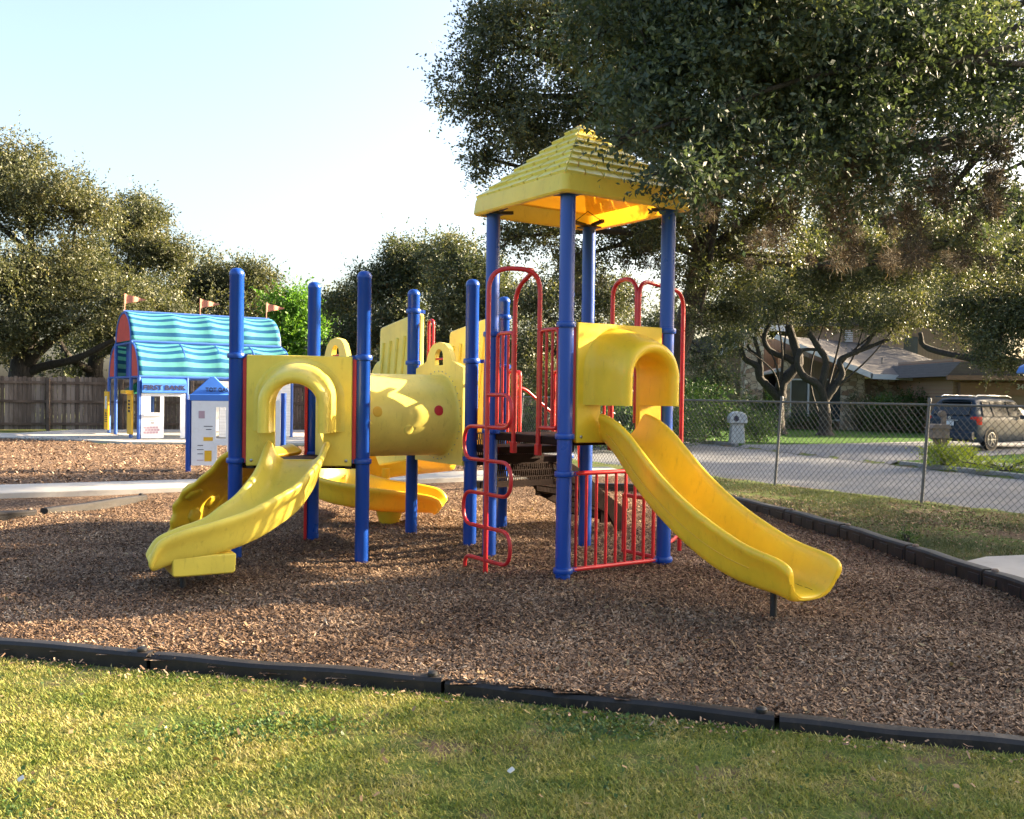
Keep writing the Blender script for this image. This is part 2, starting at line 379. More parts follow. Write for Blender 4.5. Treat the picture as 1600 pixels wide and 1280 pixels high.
def spline(P, n=8):
    P = [Vector(p) for p in P]; Q = [P[0]*2-P[1]]+P+[P[-1]*2-P[-2]]; out = []
    for i in range(1, len(Q)-2):
        a, b, c, d = Q[i-1:i+3]
        for k in range(n):
            t = k/n
            out.append(.5*((2*b)+(c-a)*t+(2*a-5*b+4*c-d)*t*t+(3*b-a-3*c+d)*t**3))
    out.append(P[-1]); return out
def inpoly(x, y, poly):
    r = np.zeros(len(x), bool); j = len(poly)-1
    for i in range(len(poly)):
        xi, yi = poly[i]; xj, yj = poly[j]
        if yi != yj: r ^= ((yi > y) != (yj > y)) & (x < (xj-xi)*(y-yi)/(yj-yi)+xi)
        j = i
    return r
def text(name, body, size, M4, mat, parent, extrude=.004, bold=0, xs=1.0):
    c = bpy.data.curves.new(name, 'FONT'); c.body = body; c.size = size; c.extrude = extrude; c.align_x = 'CENTER'; c.align_y = 'CENTER'; c.offset = bold
    t = bpy.data.objects.new('tmp', c); COL.objects.link(t)
    bpy.context.view_layer.update()
    me = bpy.data.meshes.new_from_object(t.evaluated_get(bpy.context.evaluated_depsgraph_get()))
    bpy.data.objects.remove(t); me.transform(Matrix.Diagonal((xs, 1, 1, 1))); me.transform(M4); me.materials.clear()
    return obj(name, me, mat, parent)
def frame4(origin, xdir, up=(0, 0, 1)):
    x = Vector(xdir).normalized(); z = Vector(up).normalized(); n = x.cross(z).normalized()   # text plane x / up, normal towards the viewer
    m = Matrix((x, z, n)).transposed().to_4x4(); m.translation = Vector(origin); return m

# ------------------------------------------------------------------ terrain
FN = (.865, .502); FD0 = 12.63            # chain-link fence line: FN . p = FD0
K0 = np.array((12.1, 27.9)); KD = np.array((-.278, .96)); KM = np.array((.96, .278))   # far kerb of the street
def sstep(t): t = np.clip(t, 0, 1); return t*t*(3-2*t)
def gz(x, y):
    x = np.asarray(x, float); y = np.asarray(y, float)
    n = FN[0]*x+FN[1]*y-FD0
    q = (x-K0[0])*KM[0]+(y-K0[1])*KM[1]
    z = -.47*sstep((n-.3)/1.7)
    z = np.where((q > 0) & (n > 2), -.36+.09*sstep(q/12), z)
    # beyond the wooden fence at the back left everything stays level
    return z
def grid_sheet(name, x0, x1, y0, y1, step, zf, mat, mask=None, kind='structure'):
    xs = np.arange(x0, x1+step/2, step); ys = np.arange(y0, y1+step/2, step)
    X, Y = np.meshgrid(xs, ys); Z = zf(X.ravel(), Y.ravel()); V = np.stack([X.ravel(), Y.ravel(), Z], 1)
    nx, ny = len(xs), len(ys); i = np.arange(nx-1)[None, :]+np.arange(ny-1)[:, None]*nx; i = i.ravel()
    F = np.stack([i, i+1, i+nx+1, i+nx], 1)
    if mask is not None:
        c = V[F].mean(1); F = F[mask(c[:, 0], c[:, 1])]
    o = npmesh(name, V, F, mat, smooth=True); o['kind'] = kind; return o
# one sheet out to the horizon: a fine middle and a coarse skirt
def zfar(x, y): return gz(x, y)-.02
grid_sheet('ground', -60, 70, -20, 80, .5, lambda x, y: gz(x, y)-.012, 'ground')
grid_sheet('distant_ground', -900, 900, -300, 1500, 60, lambda x, y: np.full(x.shape, -.95), 'ground')

BED = [(-3.02, 5.62), (-2.0, 5.36), (-.33, 5.0), (1.28, 4.55), (2.9, 4.12), (4.4, 3.75), (4.05, 5.9), (3.87, 7.28), (3.77, 8.15), (3.65, 9.95), (3.40, 11.66), (3.07, 13.2),
       (2.6, 14.9), (1.1, 15.6), (-.6, 15.55), (-2.6, 14.6), (-5.0, 13.1), (-5.55, 11.3), (-6.6, 9.9), (-8.2, 8.8), (-9, 6.6), (-6.0, 6.1)]
def mz(x, y):
    z = np.zeros(x.shape)
    z += .018*np.sin(x*2.1+1.3*np.sin(y*1.7))+.015*np.sin(y*2.9+x*1.1)
    for cx, cy, h, r in ((1.2, 6.6, -.05, .6), (-.2, 9.7, .09, .7), (-2.3, 7.3, -.04, .5), (-1.2, 6.6, .03, .8), (2.8, 5.8, .04, .7), (1.9, 8.4, .05, .8), (-1.0, 11.3, .05, .7), (-3.4, 10.2, .03, .6)):
        z += h*np.exp(-((x-cx)**2+(y-cy)**2)/r**2)
    return z+.03
grid_sheet('mulch_bed', -9, 4.5, 3.6, 15.8, .075, mz, 'mulch', lambda x, y: inpoly(x, y, BED))
STRIP = [(-16, 8), (-8.2, 8.8), (-6.6, 9.9), (-5.55, 11.3), (-5, 13.1), (-2.6, 14.6), (-.6, 15.55), (1.1, 15.6), (2.6, 14.9), (3.0, 18.9), (.3, 17.6), (-2.3, 16.0), (-7.5, 13.2), (-16, 10.1)]
grid_sheet('mulch_strip', -16, 3.2, 8, 19, .1, lambda x, y: np.full(x.shape, .004)+.008*np.sin(x*2.3)*np.sin(y*1.9), 'mulch', lambda x, y: inpoly(x, y, STRIP))
PATH = [(-16, 10.0), (-7.5, 13.1), (-2.3, 15.9), (.3, 17.5), (2.2, 18.6), (2.0, 19.8), (.1, 18.8), (-2.6, 17.2), (-7.9, 14.4), (-16, 11.3)]
BED2 = [(-30, 5), (-16, 11.3), (-7.9, 14.4), (-2.6, 17.2), (.1, 18.8), (1.5, 20), (0, 26.6), (-8.6, 26.8), (-11.5, 26.6), (-13, 29), (-30, 29.2)]
grid_sheet('far_mulch_bed', -30, 2, 5, 29.4, .2, lambda x, y: np.full(x.shape, .012)+.012*np.sin(x*1.7)*np.sin(y*1.3), 'mulch', lambda x, y: inpoly(x, y, BED2))
def slab(name, poly, z0, h, mat):
    o = MB().prism([(x, y, z0) for x, y in poly], (0, 0, h)).build(name, mat, bevel=.01); o['kind'] = 'structure'; return o
slab('path', PATH, -.05, .13, 'concrete')
slab('concrete_pad', [(-40, 27.6), (-16, 28.9), (-13.6, 28.3), (-10.6, 26.9), (-7.2, 27.2), (-3, 28.4), (-3, 38), (-15.5, 35), (-16, 31.2), (-40, 30)], -.05, .11, 'concrete')
slab('patio', [(4.02, 8.75), (4.55, 9.2), (7.5, 10.1), (9, 6), (4.12, 6.0), (3.98, 7.4)], -.04, .10, 'concrete')

# street, kerb, driveway, far lawn
def street_mask(x, y):
    n = FN[0]*x+FN[1]*y-FD0; q = (x-K0[0])*KM[0]+(y-K0[1])*KM[1]; return (n > 2.0) & (q < 0)
grid_sheet('street', -2, 40, -20, 78, .5, lambda x, y: np.full(x.shape, -.455), 'asphalt', lambda x, y: ((FN[0]*x+FN[1]*y-FD0) > 2.2) & (((x-K0[0])*KM[0]+(y-K0[1])*KM[1]) < -.2))
def kpt(t, q=0): p = K0+KD*t+KM*q; return (p[0], p[1])
def drive_mask(x, y):
    t = (x-K0[0])*KD[0]+(y-K0[1])*KD[1]; q = (x-K0[0])*KM[0]+(y-K0[1])*KM[1]
    return (q > -.25) & (q < 26) & (t > 1.9-.25*np.clip(2.0-q, 0, 2)+.25*q) & (t < 10.2+.2*np.clip(2.5-q, 0, 2.5)+.12*q)
grid_sheet('driveway', 4, 60, 18, 80, .25, lambda x, y: np.where(((x-K0[0])*KM[0]+(y-K0[1])*KM[1]) < 0, -.44, gz(x, y)+.012), 'drive', drive_mask)
grid_sheet('far_lawn', -2, 66, 2, 79, .25, lambda x, y: gz(x, y)+.004, 'farlawn', lambda x, y: (((x-K0[0])*KM[0]+(y-K0[1])*KM[1]) > .12) & ~drive_mask(x, y))
kb = MB()
for t0, t1 in ((-28, 1.2), (11.1, 50)):
    a = kpt(t0); b = kpt(t1); kb.bar((a[0], a[1], -.40), (b[0], b[1], -.40), .18, .15)
kb.build('kerb', 'kerb', bevel=.03)['kind'] = 'structure'
sw = MB(); a = kpt(-28, 2.1); b = kpt(1.6, 2.1); sw.bar((a[0], a[1], -.345), (b[0], b[1], -.345), 1.1, .06); sw.build('pavement', 'kerb', bevel=.01)['kind'] = 'structure'
def finish(root, loc):
    """children were modelled in place: move the empty to the thing's base and keep them where they are"""
    root.location = loc
    for c in root.children: c.location = c.location-Vector(loc)
# ================================================================== the play structure
A = Vector((.4375, 7.94, 0)); TH = .5968; SD = 1.1225
ux = Vector((math.cos(TH), math.sin(TH), 0)); uy = Vector((-math.sin(TH), math.cos(TH), 0))
B = A+ux*SD; D = A+uy*SD; C = A+ux*SD+uy*SD
E_ = Vector((-2.494, 8.70, 0)); F_ = Vector((-1.358, 8.795, 0)); G_ = Vector((-2.006, 9.73, 0))
J = Vector((-.395, 9.32, 0)); I = J+uy*1.19; K = I+ux*1.16; L = J+ux*1.16
Z = Vector((0, 0, 1))
play = empty('play_structure', label='yellow, blue and red play structure with roofed tower, tunnel and slides', cat='play structure')
def post(p, top, rings, cap=True):
    r = .0635
    prof = [(r, -.2), (r, top-.06)]
    if cap: prof = [(r, -.2), (r, top-.075), (r+.004, top-.07), (r+.004, top-.045), (.055, top-.018), (.035, top-.004), (.008, top)]
    else: prof = [(r, -.2), (r, top)]
    o = MB().lathe(prof, p, 28).build('post', 'blue', play, smooth=50)
    for z, dirs in rings:
        m = MB().lathe([(r+.001, z-.026), (r+.014, z-.022), (r+.018, z-.012), (r+.018, z+.012), (r+.014, z+.022), (r+.001, z+.026)], p, 28)
        for d in dirs:
            d = d.normalized(); m.bar(p+Z*z+d*.07, p+Z*z+d*.135, .03, .035)
            s = d.cross(Z)
            m.tube([p+Z*z+d*.10-s*.022, p+Z*z+d*.10+s*.022], .010, 6)
        m.build('clamp', 'blue', o, smooth=40)
    return o
RT = 3.22
post(A, RT, [(2.13, [ux]), (1.21, [ux]), (.90, [ux]), (.10, [ux])], False)
post(B, RT, [(2.13, [-ux]), (1.21, [-ux]), (.90, [-ux]), (.10, [-ux])], False)
post(C, RT, [(2.08, [-ux]), (1.21, [-uy])], False)
post(D, RT, [(2.10, [-uy]), (1.21, [-uy])], False)
def sub(a, b): return (b-a).normalized()
HP = 2.655
post(E_, HP, [(1.865, [sub(E_, F_)]), (.92, [sub(E_, F_)])])
post(F_, HP, [(1.865, [sub(F_, E_)]), (.92, [sub(F_, E_)])])
post(G_, HP, [(1.865, [sub(G_, F_)]), (.92, [sub(G_, F_)])])
post(I, HP, [(2.42, [ux]), (1.87, [-uy]), (.92, [-uy])])
post(J, HP, [(1.865, [-uy*-1, uy*-.3+ux]), (.92, [uy])])
post(K, HP, [(2.42, [-ux]), (1.86, [-uy]), (.92, [-ux])])
post(L, HP-.01, [(1.86, [uy]), (.92, [uy])])

# ---- decks
def deck(poly, z, name='deck'):
    m = MB().prism([(p.x, p.y, z-.07) for p in poly], (0, 0, .07)); o = m.build(name, 'brown', play, bevel=.012)
    return o
def inset(poly, k):
    c = sum(poly, Vector())/len(poly); return [p+(c-p).normalized()*k for p in poly]
deck(inset([A, B, C, D], .02), 1.20)
deck(inset([E_, F_, G_], .02), .92)
deck(inset([J, L, K, I], .02), .92)
deck([D+uy*.03+ux*.12, D+uy*.47+ux*.12, C+uy*.47-ux*.12, C+uy*.03-ux*.12], 1.06, 'step')
# perforated riser between the two decks and the stair going down behind
def lattice(m, o, a, b, w, h, nu, nv, t=.012):
    """slotted steel sheet: o origin, a/b unit axes, w x h"""
    n = a.cross(b).normalized()*t
    for i in range(nv+1):
        v = h*i/nv; m.prism([o+b*(v-.006), o+a*w+b*(v-.006), o+a*w+b*(v+.006), o+b*(v+.006)], n)
    for j in range(nv):
        for i in range(nu+1):
            u = w*(i+(.5 if j % 2 else 0))/(nu+.5)
            if u > w: continue
            m.prism([o+a*(u-.004)+b*(h*j/nv+.006), o+a*(u+.004)+b*(h*j/nv+.006), o+a*(u+.004)+b*(h*(j+1)/nv-.006), o+a*(u-.004)+b*(h*(j+1)/nv-.006)], n)
S0 = L+uy*.18; RW = .80      # stair leaves the L-K side of the low deck
for k in range(3):
    z = .92-.235*(k+1)+.0; o0 = S0+ux*(.04+.29*k)
    st = MB()
    lattice(st, o0+Z*z, uy, Z, RW, .20, 30, 3)
    lattice(st, o0+Z*z, uy, ux, RW, .30, 30, 4)
    st.bar(o0+ux*.30+Z*(z-.0), o0+ux*.30+uy*RW+Z*z, .05, .05)
    for s in (0, RW): st.bar(o0+uy*s+Z*(z+.02), o0+uy*s+ux*.31+Z*(z+.02), .03, .14)
    st.build('stair', 'brown', play, smooth=0)
sg = MB()
for s in (-.03, RW+.03):
    b0 = S0+uy*s
    poly = [b0+ux*.02+Z*.92, b0+ux*.33+Z*.76, b0+ux*.62+Z*.52, b0+ux*.95+Z*.30, b0+ux*.98+Z*.03, b0+ux*.86+Z*.03, b0+ux*.70+Z*.26, b0+ux*.40+Z*.40, b0+ux*.25+Z*.60, b0+ux*.02+Z*.66]
    sg.prism(poly, uy*.035)
sg.build('stair_side', 'brown', play, bevel=.008)
# slotted guard hung under the tower deck edge (seen through the climber gap)
g = MB(); lattice(g, D+uy*.48+ux*.10+Z*.93, ux, Z, .80, .24, 34, 4); g.bar(D+uy*.48+ux*.08+Z*.93, D+uy*.48+ux*.95+Z*.93, .03, .05)
lattice(g, J+ux*.15+Z*.66, ux, Z, .85, .20, 34, 3); g.bar(J+ux*.12+Z*.66, J+ux*1.02+Z*.66, .03, .06)
g.build('riser_grille', 'brown', play, smooth=0)

# ---- roof
RC = (A+C)/2
def roof():
    h = SD*.5*1.245; z0, z1 = 3.185, 3.345; zt = 4.0
    def sq(hh, z, r=.06):
        out = []
        for sx, sy in ((1, 1), (-1, 1), (-1, -1), (1, -1)):
            a0 = math.atan2(sy, sx)-math.pi/4
            for k in range(5):
                a = a0+math.pi/2*k/4; out.append(RC+ux*(sx*(hh-r)+r*math.cos(a))+uy*(sy*(hh-r)+r*math.sin(a))+Z*z)
        return out
    m = MB()
    m.loft([sq(h-.04, z0+.012), sq(h-.03, z0), sq(h, z0+.004), sq(h+.012, z0+.02), sq(h, z1-.03), sq(h-.012, z1), sq(h-.05, z1+.012), sq(.03, zt-.03, .01), sq(.012, zt-.02, .004)], cap=False)
    r = m.build('roof', 'rooftop', play, smooth=35)
    # raised shingle courses moulded in the roof: one mesh
    t = MB(); rng = random.Random(4); nc = 8
    for side in range(4):
        a = ux if side % 2 == 0 else uy; n = [(-uy), ux, uy, (-ux)][side]; a = [ux, uy, -ux, -uy][side]
        for c in range(nc):
            f0 = c/nc; f1 = (c+1)/nc
            def pt(f, u, lift=0):
                hh = (h-.03)*(1-f)+.012*f; zz = (z1+.005)*(1-f)+(zt-.03)*f
                return RC+n*(hh)+a*(u*hh)+Z*zz+(n*.74+Z*.67)*lift
            hw = (h-.03)*(1-f0); nt = max(1, round(2*hw/.20)); off = (.5 if c % 2 else 0)
            edges = [-1.0]+[max(-1, min(1, -1+2*(k+off)/nt)) for k in range(0, nt+1)]+[1.0]
            edges = sorted(set(round(e, 4) for e in edges))
            for e0, e1 in zip(edges[:-1], edges[1:]):
                if e1-e0 < .02: continue
                gp = .008/max(hw, .05); u0, u1 = e0+gp, e1-gp
                if e0 <= -1: u0 = -1.0
                if e1 >= 1: u1 = 1.0
                l0 = .026+rng.uniform(-.004, .004)
                t.add([pt(f0-.01, u0), pt(f0-.01, u1), pt(f1, u1), pt(f1, u0), pt(f0, u0, l0), pt(f0, u1, l0), pt(f1, u1, .004), pt(f1, u0, .004)],
                      [(4, 5, 6, 7), (0, 1, 5, 4), (1, 2, 6, 5), (3, 0, 4, 7), (2, 3, 7, 6)])
    t.build('shingles', 'canary', r, smooth=30)
    for P, d1, d2 in ((A, ux, uy), (B, -ux, uy), (C, -ux, -uy), (D, ux, -uy)):
        k = MB(); k.box(P+Z*3.20, (.17, .17, .012), Matrix.Rotation(TH, 3, 'Z'))
        for d in (d1, d2): k.bar(P+Z*3.215+d*.05, P+Z*3.235+d*.21, .035, .03)
        if P is C: k.tube([C-ux*.2-uy*.02+Z*3.23, C-ux*.10-uy*.1+Z*3.33, C-ux*.0-uy*.2+Z*3.23], .004, 5)
        k.build('roof_bracket', 'black', play)
roof()

# ---- slide parts
def arch_pts(c, a, hw, zb, zt, n=24, k=1.0, legs=4):
    """arch outline from left leg bottom over the top to the right leg bottom; c base centre, a lateral"""
    zs = zt-hw*k; P = []
    for i in range(legs): P.append(c-a*hw+Z*(zb+(zs-zb)*i/legs))
    for i in range(n+1):
        t = math.pi*(1-i/n); P.append(c+a*(hw*math.cos(t))+Z*(zs+hw*k*math.sin(t)))
    for i in range(legs): P.append(c+a*hw+Z*(zs-(zs-zb)*(i+1)/legs))
    return P
def rect_match(P, c, a, hw, zb, zt):
    """points of a rectangle that face the given arch points from the centre"""
    out = []; zc = (zb+zt)/2; hh = (zt-zb)/2
    for p in P:
        u = (p-c).dot(a); v = p.z-zc; k = max(abs(u)/hw, abs(v)/hh, 1e-6)
        out.append(c+a*(u/k)+Z*(zc+v/k))
    return out
def entrance(c, a, out, dz, pw=.472, mat='yellow'):
    """panel with arched opening and moulded hood; c on the ground below the mid of the side, a lateral, out outwards"""
    th = .05; cc = c+out*(-.01)
    inn = arch_pts(cc, a, .215, dz+.015, dz+.735)
    # close the bottom with matching sill points
    nb = 6
    bot = [cc+a*(.215-.43*(k+1)/(nb+1))+Z*(dz+.015) for k in range(nb)]
    inn2 = inn+bot
    zb, zt = dz-.045, dz+.955
    outp = rect_match(inn2, cc, a, pw, zb, zt)
    # exact corners
    for sx, zz in ((-1, zt), (1, zt), (1, zb), (-1, zb)):
        q = cc+a*(pw*sx)+Z*zz; i = min(range(len(outp)), key=lambda i: (outp[i]-q).length); outp[i] = q
    m = MB().ring_plate([p for p in outp], inn2, out*th)
    pn = m.build('slide_panel', mat, play, bevel=.012, seg=3)
    for sx, zz in ((-1, zb+.05), (1, zb+.05)):
        p = cc+a*((pw-.05)*sx)+Z*zz+out*(th-.002); ax = out.to_track_quat('Z', 'Y').to_matrix()
        MB().lathe([(.014, 0), (.014, .006), (.006, .010)], p, 10, ax).build('bolt', 'steel', pn)
    # hood
    def ring(o, hw, top, bt): return arch_pts(c+out*(o+th-.012), a, hw, bt, dz+top, 28, .95, 6)
    zb0 = dz+.27
    outer = [ring(-.0, .41, .935, zb0), ring(.010, .39, .925, zb0), ring(.03, .362, .912, zb0), ring(.08, .336, .898, zb0), ring(.18, .320, .875, zb0), ring(.28, .310, .842, zb0), ring(.35, .307, .818, zb0), ring(.395, .300, .80, zb0), ring(.42, .278, .775, zb0), ring(.425, .255, .75, zb0)]
    inner = [ring(.418, .232, .728, zb0), ring(.40, .214, .710, zb0), ring(.36, .204, .70, zb0), ring(.2, .205, .705, zb0), ring(.0, .212, .735, zb0)]
    rings = outer+inner; n = len(rings[0]); V = [p for r in rings for p in r]; m_ = len(rings)
    F = [(i*n+k, i*n+k+1, (i+1)*n+k+1, (i+1)*n+k) for i in range(m_-1) for k in range(n-1)]
    # close leg bottoms
    lo = len(outer)
    for k in (0, n-1):
        for i in range(lo-1):
            j = m_-1-min(int(i*(len(inner)-1)/(lo-1)+.5), len(inner)-1); j2 = m_-1-min(int((i+1)*(len(inner)-1)/(lo-1)+.5), len(inner)-1)
            f = [i*n+k, (i+1)*n+k, j2*n+k, j*n+k]; f = list(dict.fromkeys(f)); F.append(tuple(f))
    MB().add(V, F).build('slide_hood', mat, play, smooth=80)
    # inner barrel of the hood through the panel is the plate's own edge
    return pn
def chute(path, widths, heights, lat=None, name='slide', mat='yellow', endlip=True, slab_t=.035):
    """path: bed centreline; U section swept along it"""
    P = [Vector(p) for p in path]; m = len(P); rings = []
    for i in range(m):
        t = (P[min(i+1, m-1)]-P[max(i-1, 0)]).normalized()
        l = t.cross(Z).normalized() if lat is None else lat
        up = l.cross(t).normalized()
        w = widths[i]/2; h = heights[i]; hl, hr = h if isinstance(h, tuple) else (h, h)
        def q(u, v): return P[i]+l*u+up*v
        sec = [(-w-.035, hl-.075), (-w-.052, hl-.045), (-w-.050, hl-.012), (-w-.026, hl+.004), (-w+.004, hl-.010), (-w+.014, hl-.05), (-w+.03, hl*.5), (-w+.055, .05), (-w+.10, .008), (-w*.4, 0), (w*.4, 0),
               (w-.10, .008), (w-.055, .05), (w-.03, hr*.5), (w-.014, hr-.05), (w-.004, hr-.010), (w+.026, hr+.004), (w+.050, hr-.012), (w+.052, hr-.045), (w+.035, hr-.075),
               (w+.006, hr*.45), (w-.01, .0), (w-.045, -slab_t), (w*.4, -slab_t-.008), (-w*.4, -slab_t-.008), (-w+.045, -slab_t), (-w+.01, .0), (-w-.006, hl*.45)]
        rings.append([q(u, v) for u, v in sec])
    # rounded lip: the last ring closes onto the middle of the wall's thickness
    R = rings[-1]; t = (P[-1]-P[-2]).normalized(); last = [None]*28
    for k in range(28):
        kt, ku = (k, 27-round(k*7/19)) if k < 20 else (round((27-k)*19/7), k)
        last[k] = (R[kt]+R[ku])/2+t*.012
    rings.append([r*.5+l*.5+t*.004 for r, l in zip(R, last)]); rings.append(last)
    return MB().loft(rings, cap=False).build(name, mat, play, smooth=70, sub=1)
def interp(x, xs, ys): return float(np.interp(x, xs, ys))

# tall straight wave slide of the tower
cAB = (A+B)/2; oAB = -uy
entrance(cAB, ux, oAB, 1.20)
so_ = Vector((.52, -.854, 0)).normalized()
sS = [0, .10, .26, .45, .668, .90, 1.117, 1.35, 1.586, 1.78, 1.94, 2.05, 2.09, 2.11]
sz = [1.20, 1.16, 1.04, .86, .70, .56, .45, .355, .295, .275, .265, .258, .248, .235]
sh = [.22, .25, .29, .31, .31, .31, .31, .31, .29, .26, .245, .24, .235, .22]
n = 46; ss = [2.11*i/(n-1) for i in range(n)]
p0 = cAB+oAB*.035-ux*.02
def smooth(v, k=2):
    v = list(v)
    for _ in range(k): v = [v[0]]+[(v[i-1]+2*v[i]+v[i+1])/4 for i in range(1, len(v)-1)]+[v[-1]]
    return v
zz = smooth([interp(s, sS, sz) for s in ss], 3); hh = smooth([interp(s, sS, sh) for s in ss], 2)
sl1 = chute([p0+so_*s+Z*z for s, z in zip(ss, zz)], [.42+.01*min(1, s/.8) for s in ss], hh, lat=Vector((-so_.y, so_.x, 0))*-1)
sl1['label'] = 'long straight yellow wave slide of the roofed tower'
lg = p0+so_*1.86
MB().lathe([(.024, -.1), (.024, .235)], (lg.x-.05, lg.y, 0), 14).build('slide_leg', 'black', play)
# seam line and scuffs
sc = MB()
lat1 = Vector((so_.y, -so_.x, 0))
for k in range(120):
    s = .9+1.15*RNG.random()**.7; u = .155*(RNG.random()**.3)*(1 if RNG.random() < .85 else -1); z = interp(s, ss, zz); ln = .02+.06*RNG.random()
    a_ = p0+so_*s+lat1*(-u)+Z*(z+.0045); b_ = p0+so_*(s+ln)+lat1*(-u+.006*RNG.normal())+Z*(interp(s+ln, ss, zz)+.0045)
    sc.bar(a_, b_, .003+.003*RNG.random(), .0015)
sc.build('scuff_marks', mpaint('dirty scuffs', (.13, .09, .02), .8, .3, 20), sl1, smooth=0)['kind'] = 'stuff'
sm_ = MB(); sm_.tube([p0+so_*s-lat1*-.0+lat1*(.215+.014)+Z*(z+.13*h/.31) for s, z, h in list(zip(ss, zz, hh))[3:-7]], .0035, 6); sm_.build('mould_seam', 'gold', sl1)  # moulding seam in darker gold, its shadow line put into the colour

# short curved slide of the low triangular deck
cEF = (E_+F_)/2; aEF = sub(E_, F_); oEF = Vector((aEF.y, -aEF.x, 0))
entrance(cEF, aEF, oEF, .92, mat='sky_tinted')
q0 = cEF+oEF*.03
ctrl = [q0+Z*.925, q0+oEF*.10+Z*.91, q0+oEF*.38+Vector((-.01, 0, .72)), Vector((-1.98, 7.98, .53)), Vector((-2.20, 7.66, .365)), Vector((-2.46, 7.50, .285)), Vector((-2.66, 7.41, .265)), Vector((-2.73, 7.38, .245)), Vector((-2.755, 7.37, .21))]
def evenpath(P, n, k):
    P = [np.array(p) for p in P]; d = np.concatenate([[0], np.cumsum([np.linalg.norm(b-a) for a, b in zip(P[:-1], P[1:])])]); s = np.linspace(0, d[-1], n)
    Q = np.stack([np.interp(s, d, [p[i] for p in P]) for i in range(3)], 1)
    for _ in range(k): Q[1:-1] = (Q[:-2]+2*Q[1:-1]+Q[2:])/4
    return [Vector(q) for q in Q]
pp = evenpath(ctrl, 48, 14); m_ = len(pp)
dist = [0]
for i in range(1, m_): dist.append(dist[-1]+(pp[i]-pp[i-1]).length)
Ltot = dist[-1]
hl_ = [interp(d/Ltot, [0, .08, .25, .6, .85, .95, 1], [.19, .22, .25, .25, .23, .19, .07]) for d in dist]
hr_ = [interp(d/Ltot, [0, .08, .25, .6, .85, .95, 1], [.19, .20, .20, .20, .18, .14, .06]) for d in dist]
sl2 = chute(pp, [.47 - .02*min(1, d/Ltot) for d in dist], list(zip(hl_, hr_)), mat='sky_tinted')
sl2['label'] = 'short yellow slide curving left off the low triangular deck'
t2 = sub(Vector((-2.30, 7.66, 0)), Vector((-2.80, 7.38, 0))); l2 = t2.cross(Z)
fb = MB(); c2 = Vector((-2.43, 7.52, 0))
ring = lambda z, k: [c2+t2*(x*.24*k)+l2*(y*.20*k)+Z*z for x, y in ((-1, -1), (1, -1), (1, 1), (-1, 1))]
fb.loft([ring(.13, .90), ring(.15, .98), ring(.29, 1.0)]).build('slide_foot', 'sky_tinted', play, bevel=.02, seg=3)
MB().lathe([(.024, -.1), (.024, .12)], (-2.53, 7.44, 0), 14).build('slide_leg', 'black', play)

# arch-topped tunnel panels (also used on the G-F side of the triangle deck)
def tunnel_panel(p, q, dz, side):
    c = (p+q)/2; a = sub(p, q); o = Vector((a.y, -a.x, 0))
    w = (q-p).length/2-.115; base = dz-.075
    out = []; nA = 20
    prof = [(-w, base), (-w, base+.25), (-w, base+.5), (-w, base+.75), (-w, base+.98), (-w+.03, base+1.005), (-w+.09, base+1.02), (-.235, base+1.06)]
    top = [(-.235*math.cos(math.pi*k/10), base+1.06+.15*math.sin(math.pi*k/10)) for k in range(1, 10)]
    pr = prof+top+[(-x, z) for x, z in reversed(prof)]
    face = MB(); zc = (dz+.41)
    # the panel is a plate with two holes: the round tunnel mouth below, the handle window above
    nn = 32
    ci = [(.385*math.cos(-math.pi/2-2*math.pi*k/nn), zc+.385*math.sin(-math.pi/2-2*math.pi*k/nn)) for k in range(nn)]
    sp = base+.86
    def mt(P, inner, hw, z0, z1):
        zcc = (z0+z1)/2; hh = (z1-z0)/2; o_ = []
        for x, z in inner:
            k = max(abs(x)/hw, abs(z-zcc)/hh, 1e-6); o_.append((x/k, zcc+(z-zcc)/k))
        return o_
    lowo = mt(None, ci, w, base, sp)
    for sx, z_ in ((-1, base), (1, base), (1, sp), (-1, sp)):
        i = min(range(nn), key=lambda i: (lowo[i][0]-w*sx)**2+(lowo[i][1]-z_)**2); lowo[i] = (w*sx, z_)
    P3 = lambda x, z, k=0: c+a*x+Z*z+o*k
    face.ring_plate([P3(x, z, -.025) for x, z in lowo], [P3(x, z, -.025) for x, z in ci], o*.05)
    # upper part
    hx, hz0, hz1 = .085, base+.99, base+1.15
    hole = [(-hx, hz0), (-hx, (hz0+hz1)/2)]+[(-hx*math.cos(math.pi*k/8), hz1-hx+.005+hx*math.sin(math.pi*k/8)) for k in range(9)]+[(hx, (hz0+hz1)/2), (hx, hz0), (0, hz0)]
    topo = [(-w, sp), (-w, base+.96)]+[(-w+.06, base+1.0), (-.26, base+1.03), (-.235, base+1.09), (-.19, base+1.16), (-.12, base+1.205), (0, base+1.225), (.12, base+1.205), (.19, base+1.16), (.235, base+1.09), (.26, base+1.03), (w-.06, base+1.0)][1:10]+[(w, base+.96), (w, sp), (0, sp)]
    topo = topo[:len(hole)]+topo[len(hole):]
    while len(hole) < len(topo): hole.insert(-1, hole[-2])
    hole = hole[:len(topo)]
    face.ring_plate([P3(x, z, -.025) for x, z in topo], [P3(x, z, -.025) for x, z in hole], o*.05)
    pn = face.build('tunnel_panel', 'canary', play, smooth=35)
    MB().tube([P3(-.10, base+1.055), P3(.10, base+1.055)], .011, 8).build('hand_bar', 'red', pn)
    # dotted flange of bolts
    ax = o.to_track_quat('Z', 'Y').to_matrix()
    for k in range(36 if side < 0 else 0):
        t = 2*math.pi*k/36; MB().lathe([(.007, 0), (.007, .004), (.003, .006)], P3(.445*math.cos(t), zc+.445*math.sin(t), side*.027), 6, ax if side > 0 else ax @ Matrix.Rotation(math.pi, 3, 'X')).build('bolt', 'steel', pn)
    return c, a, o, zc
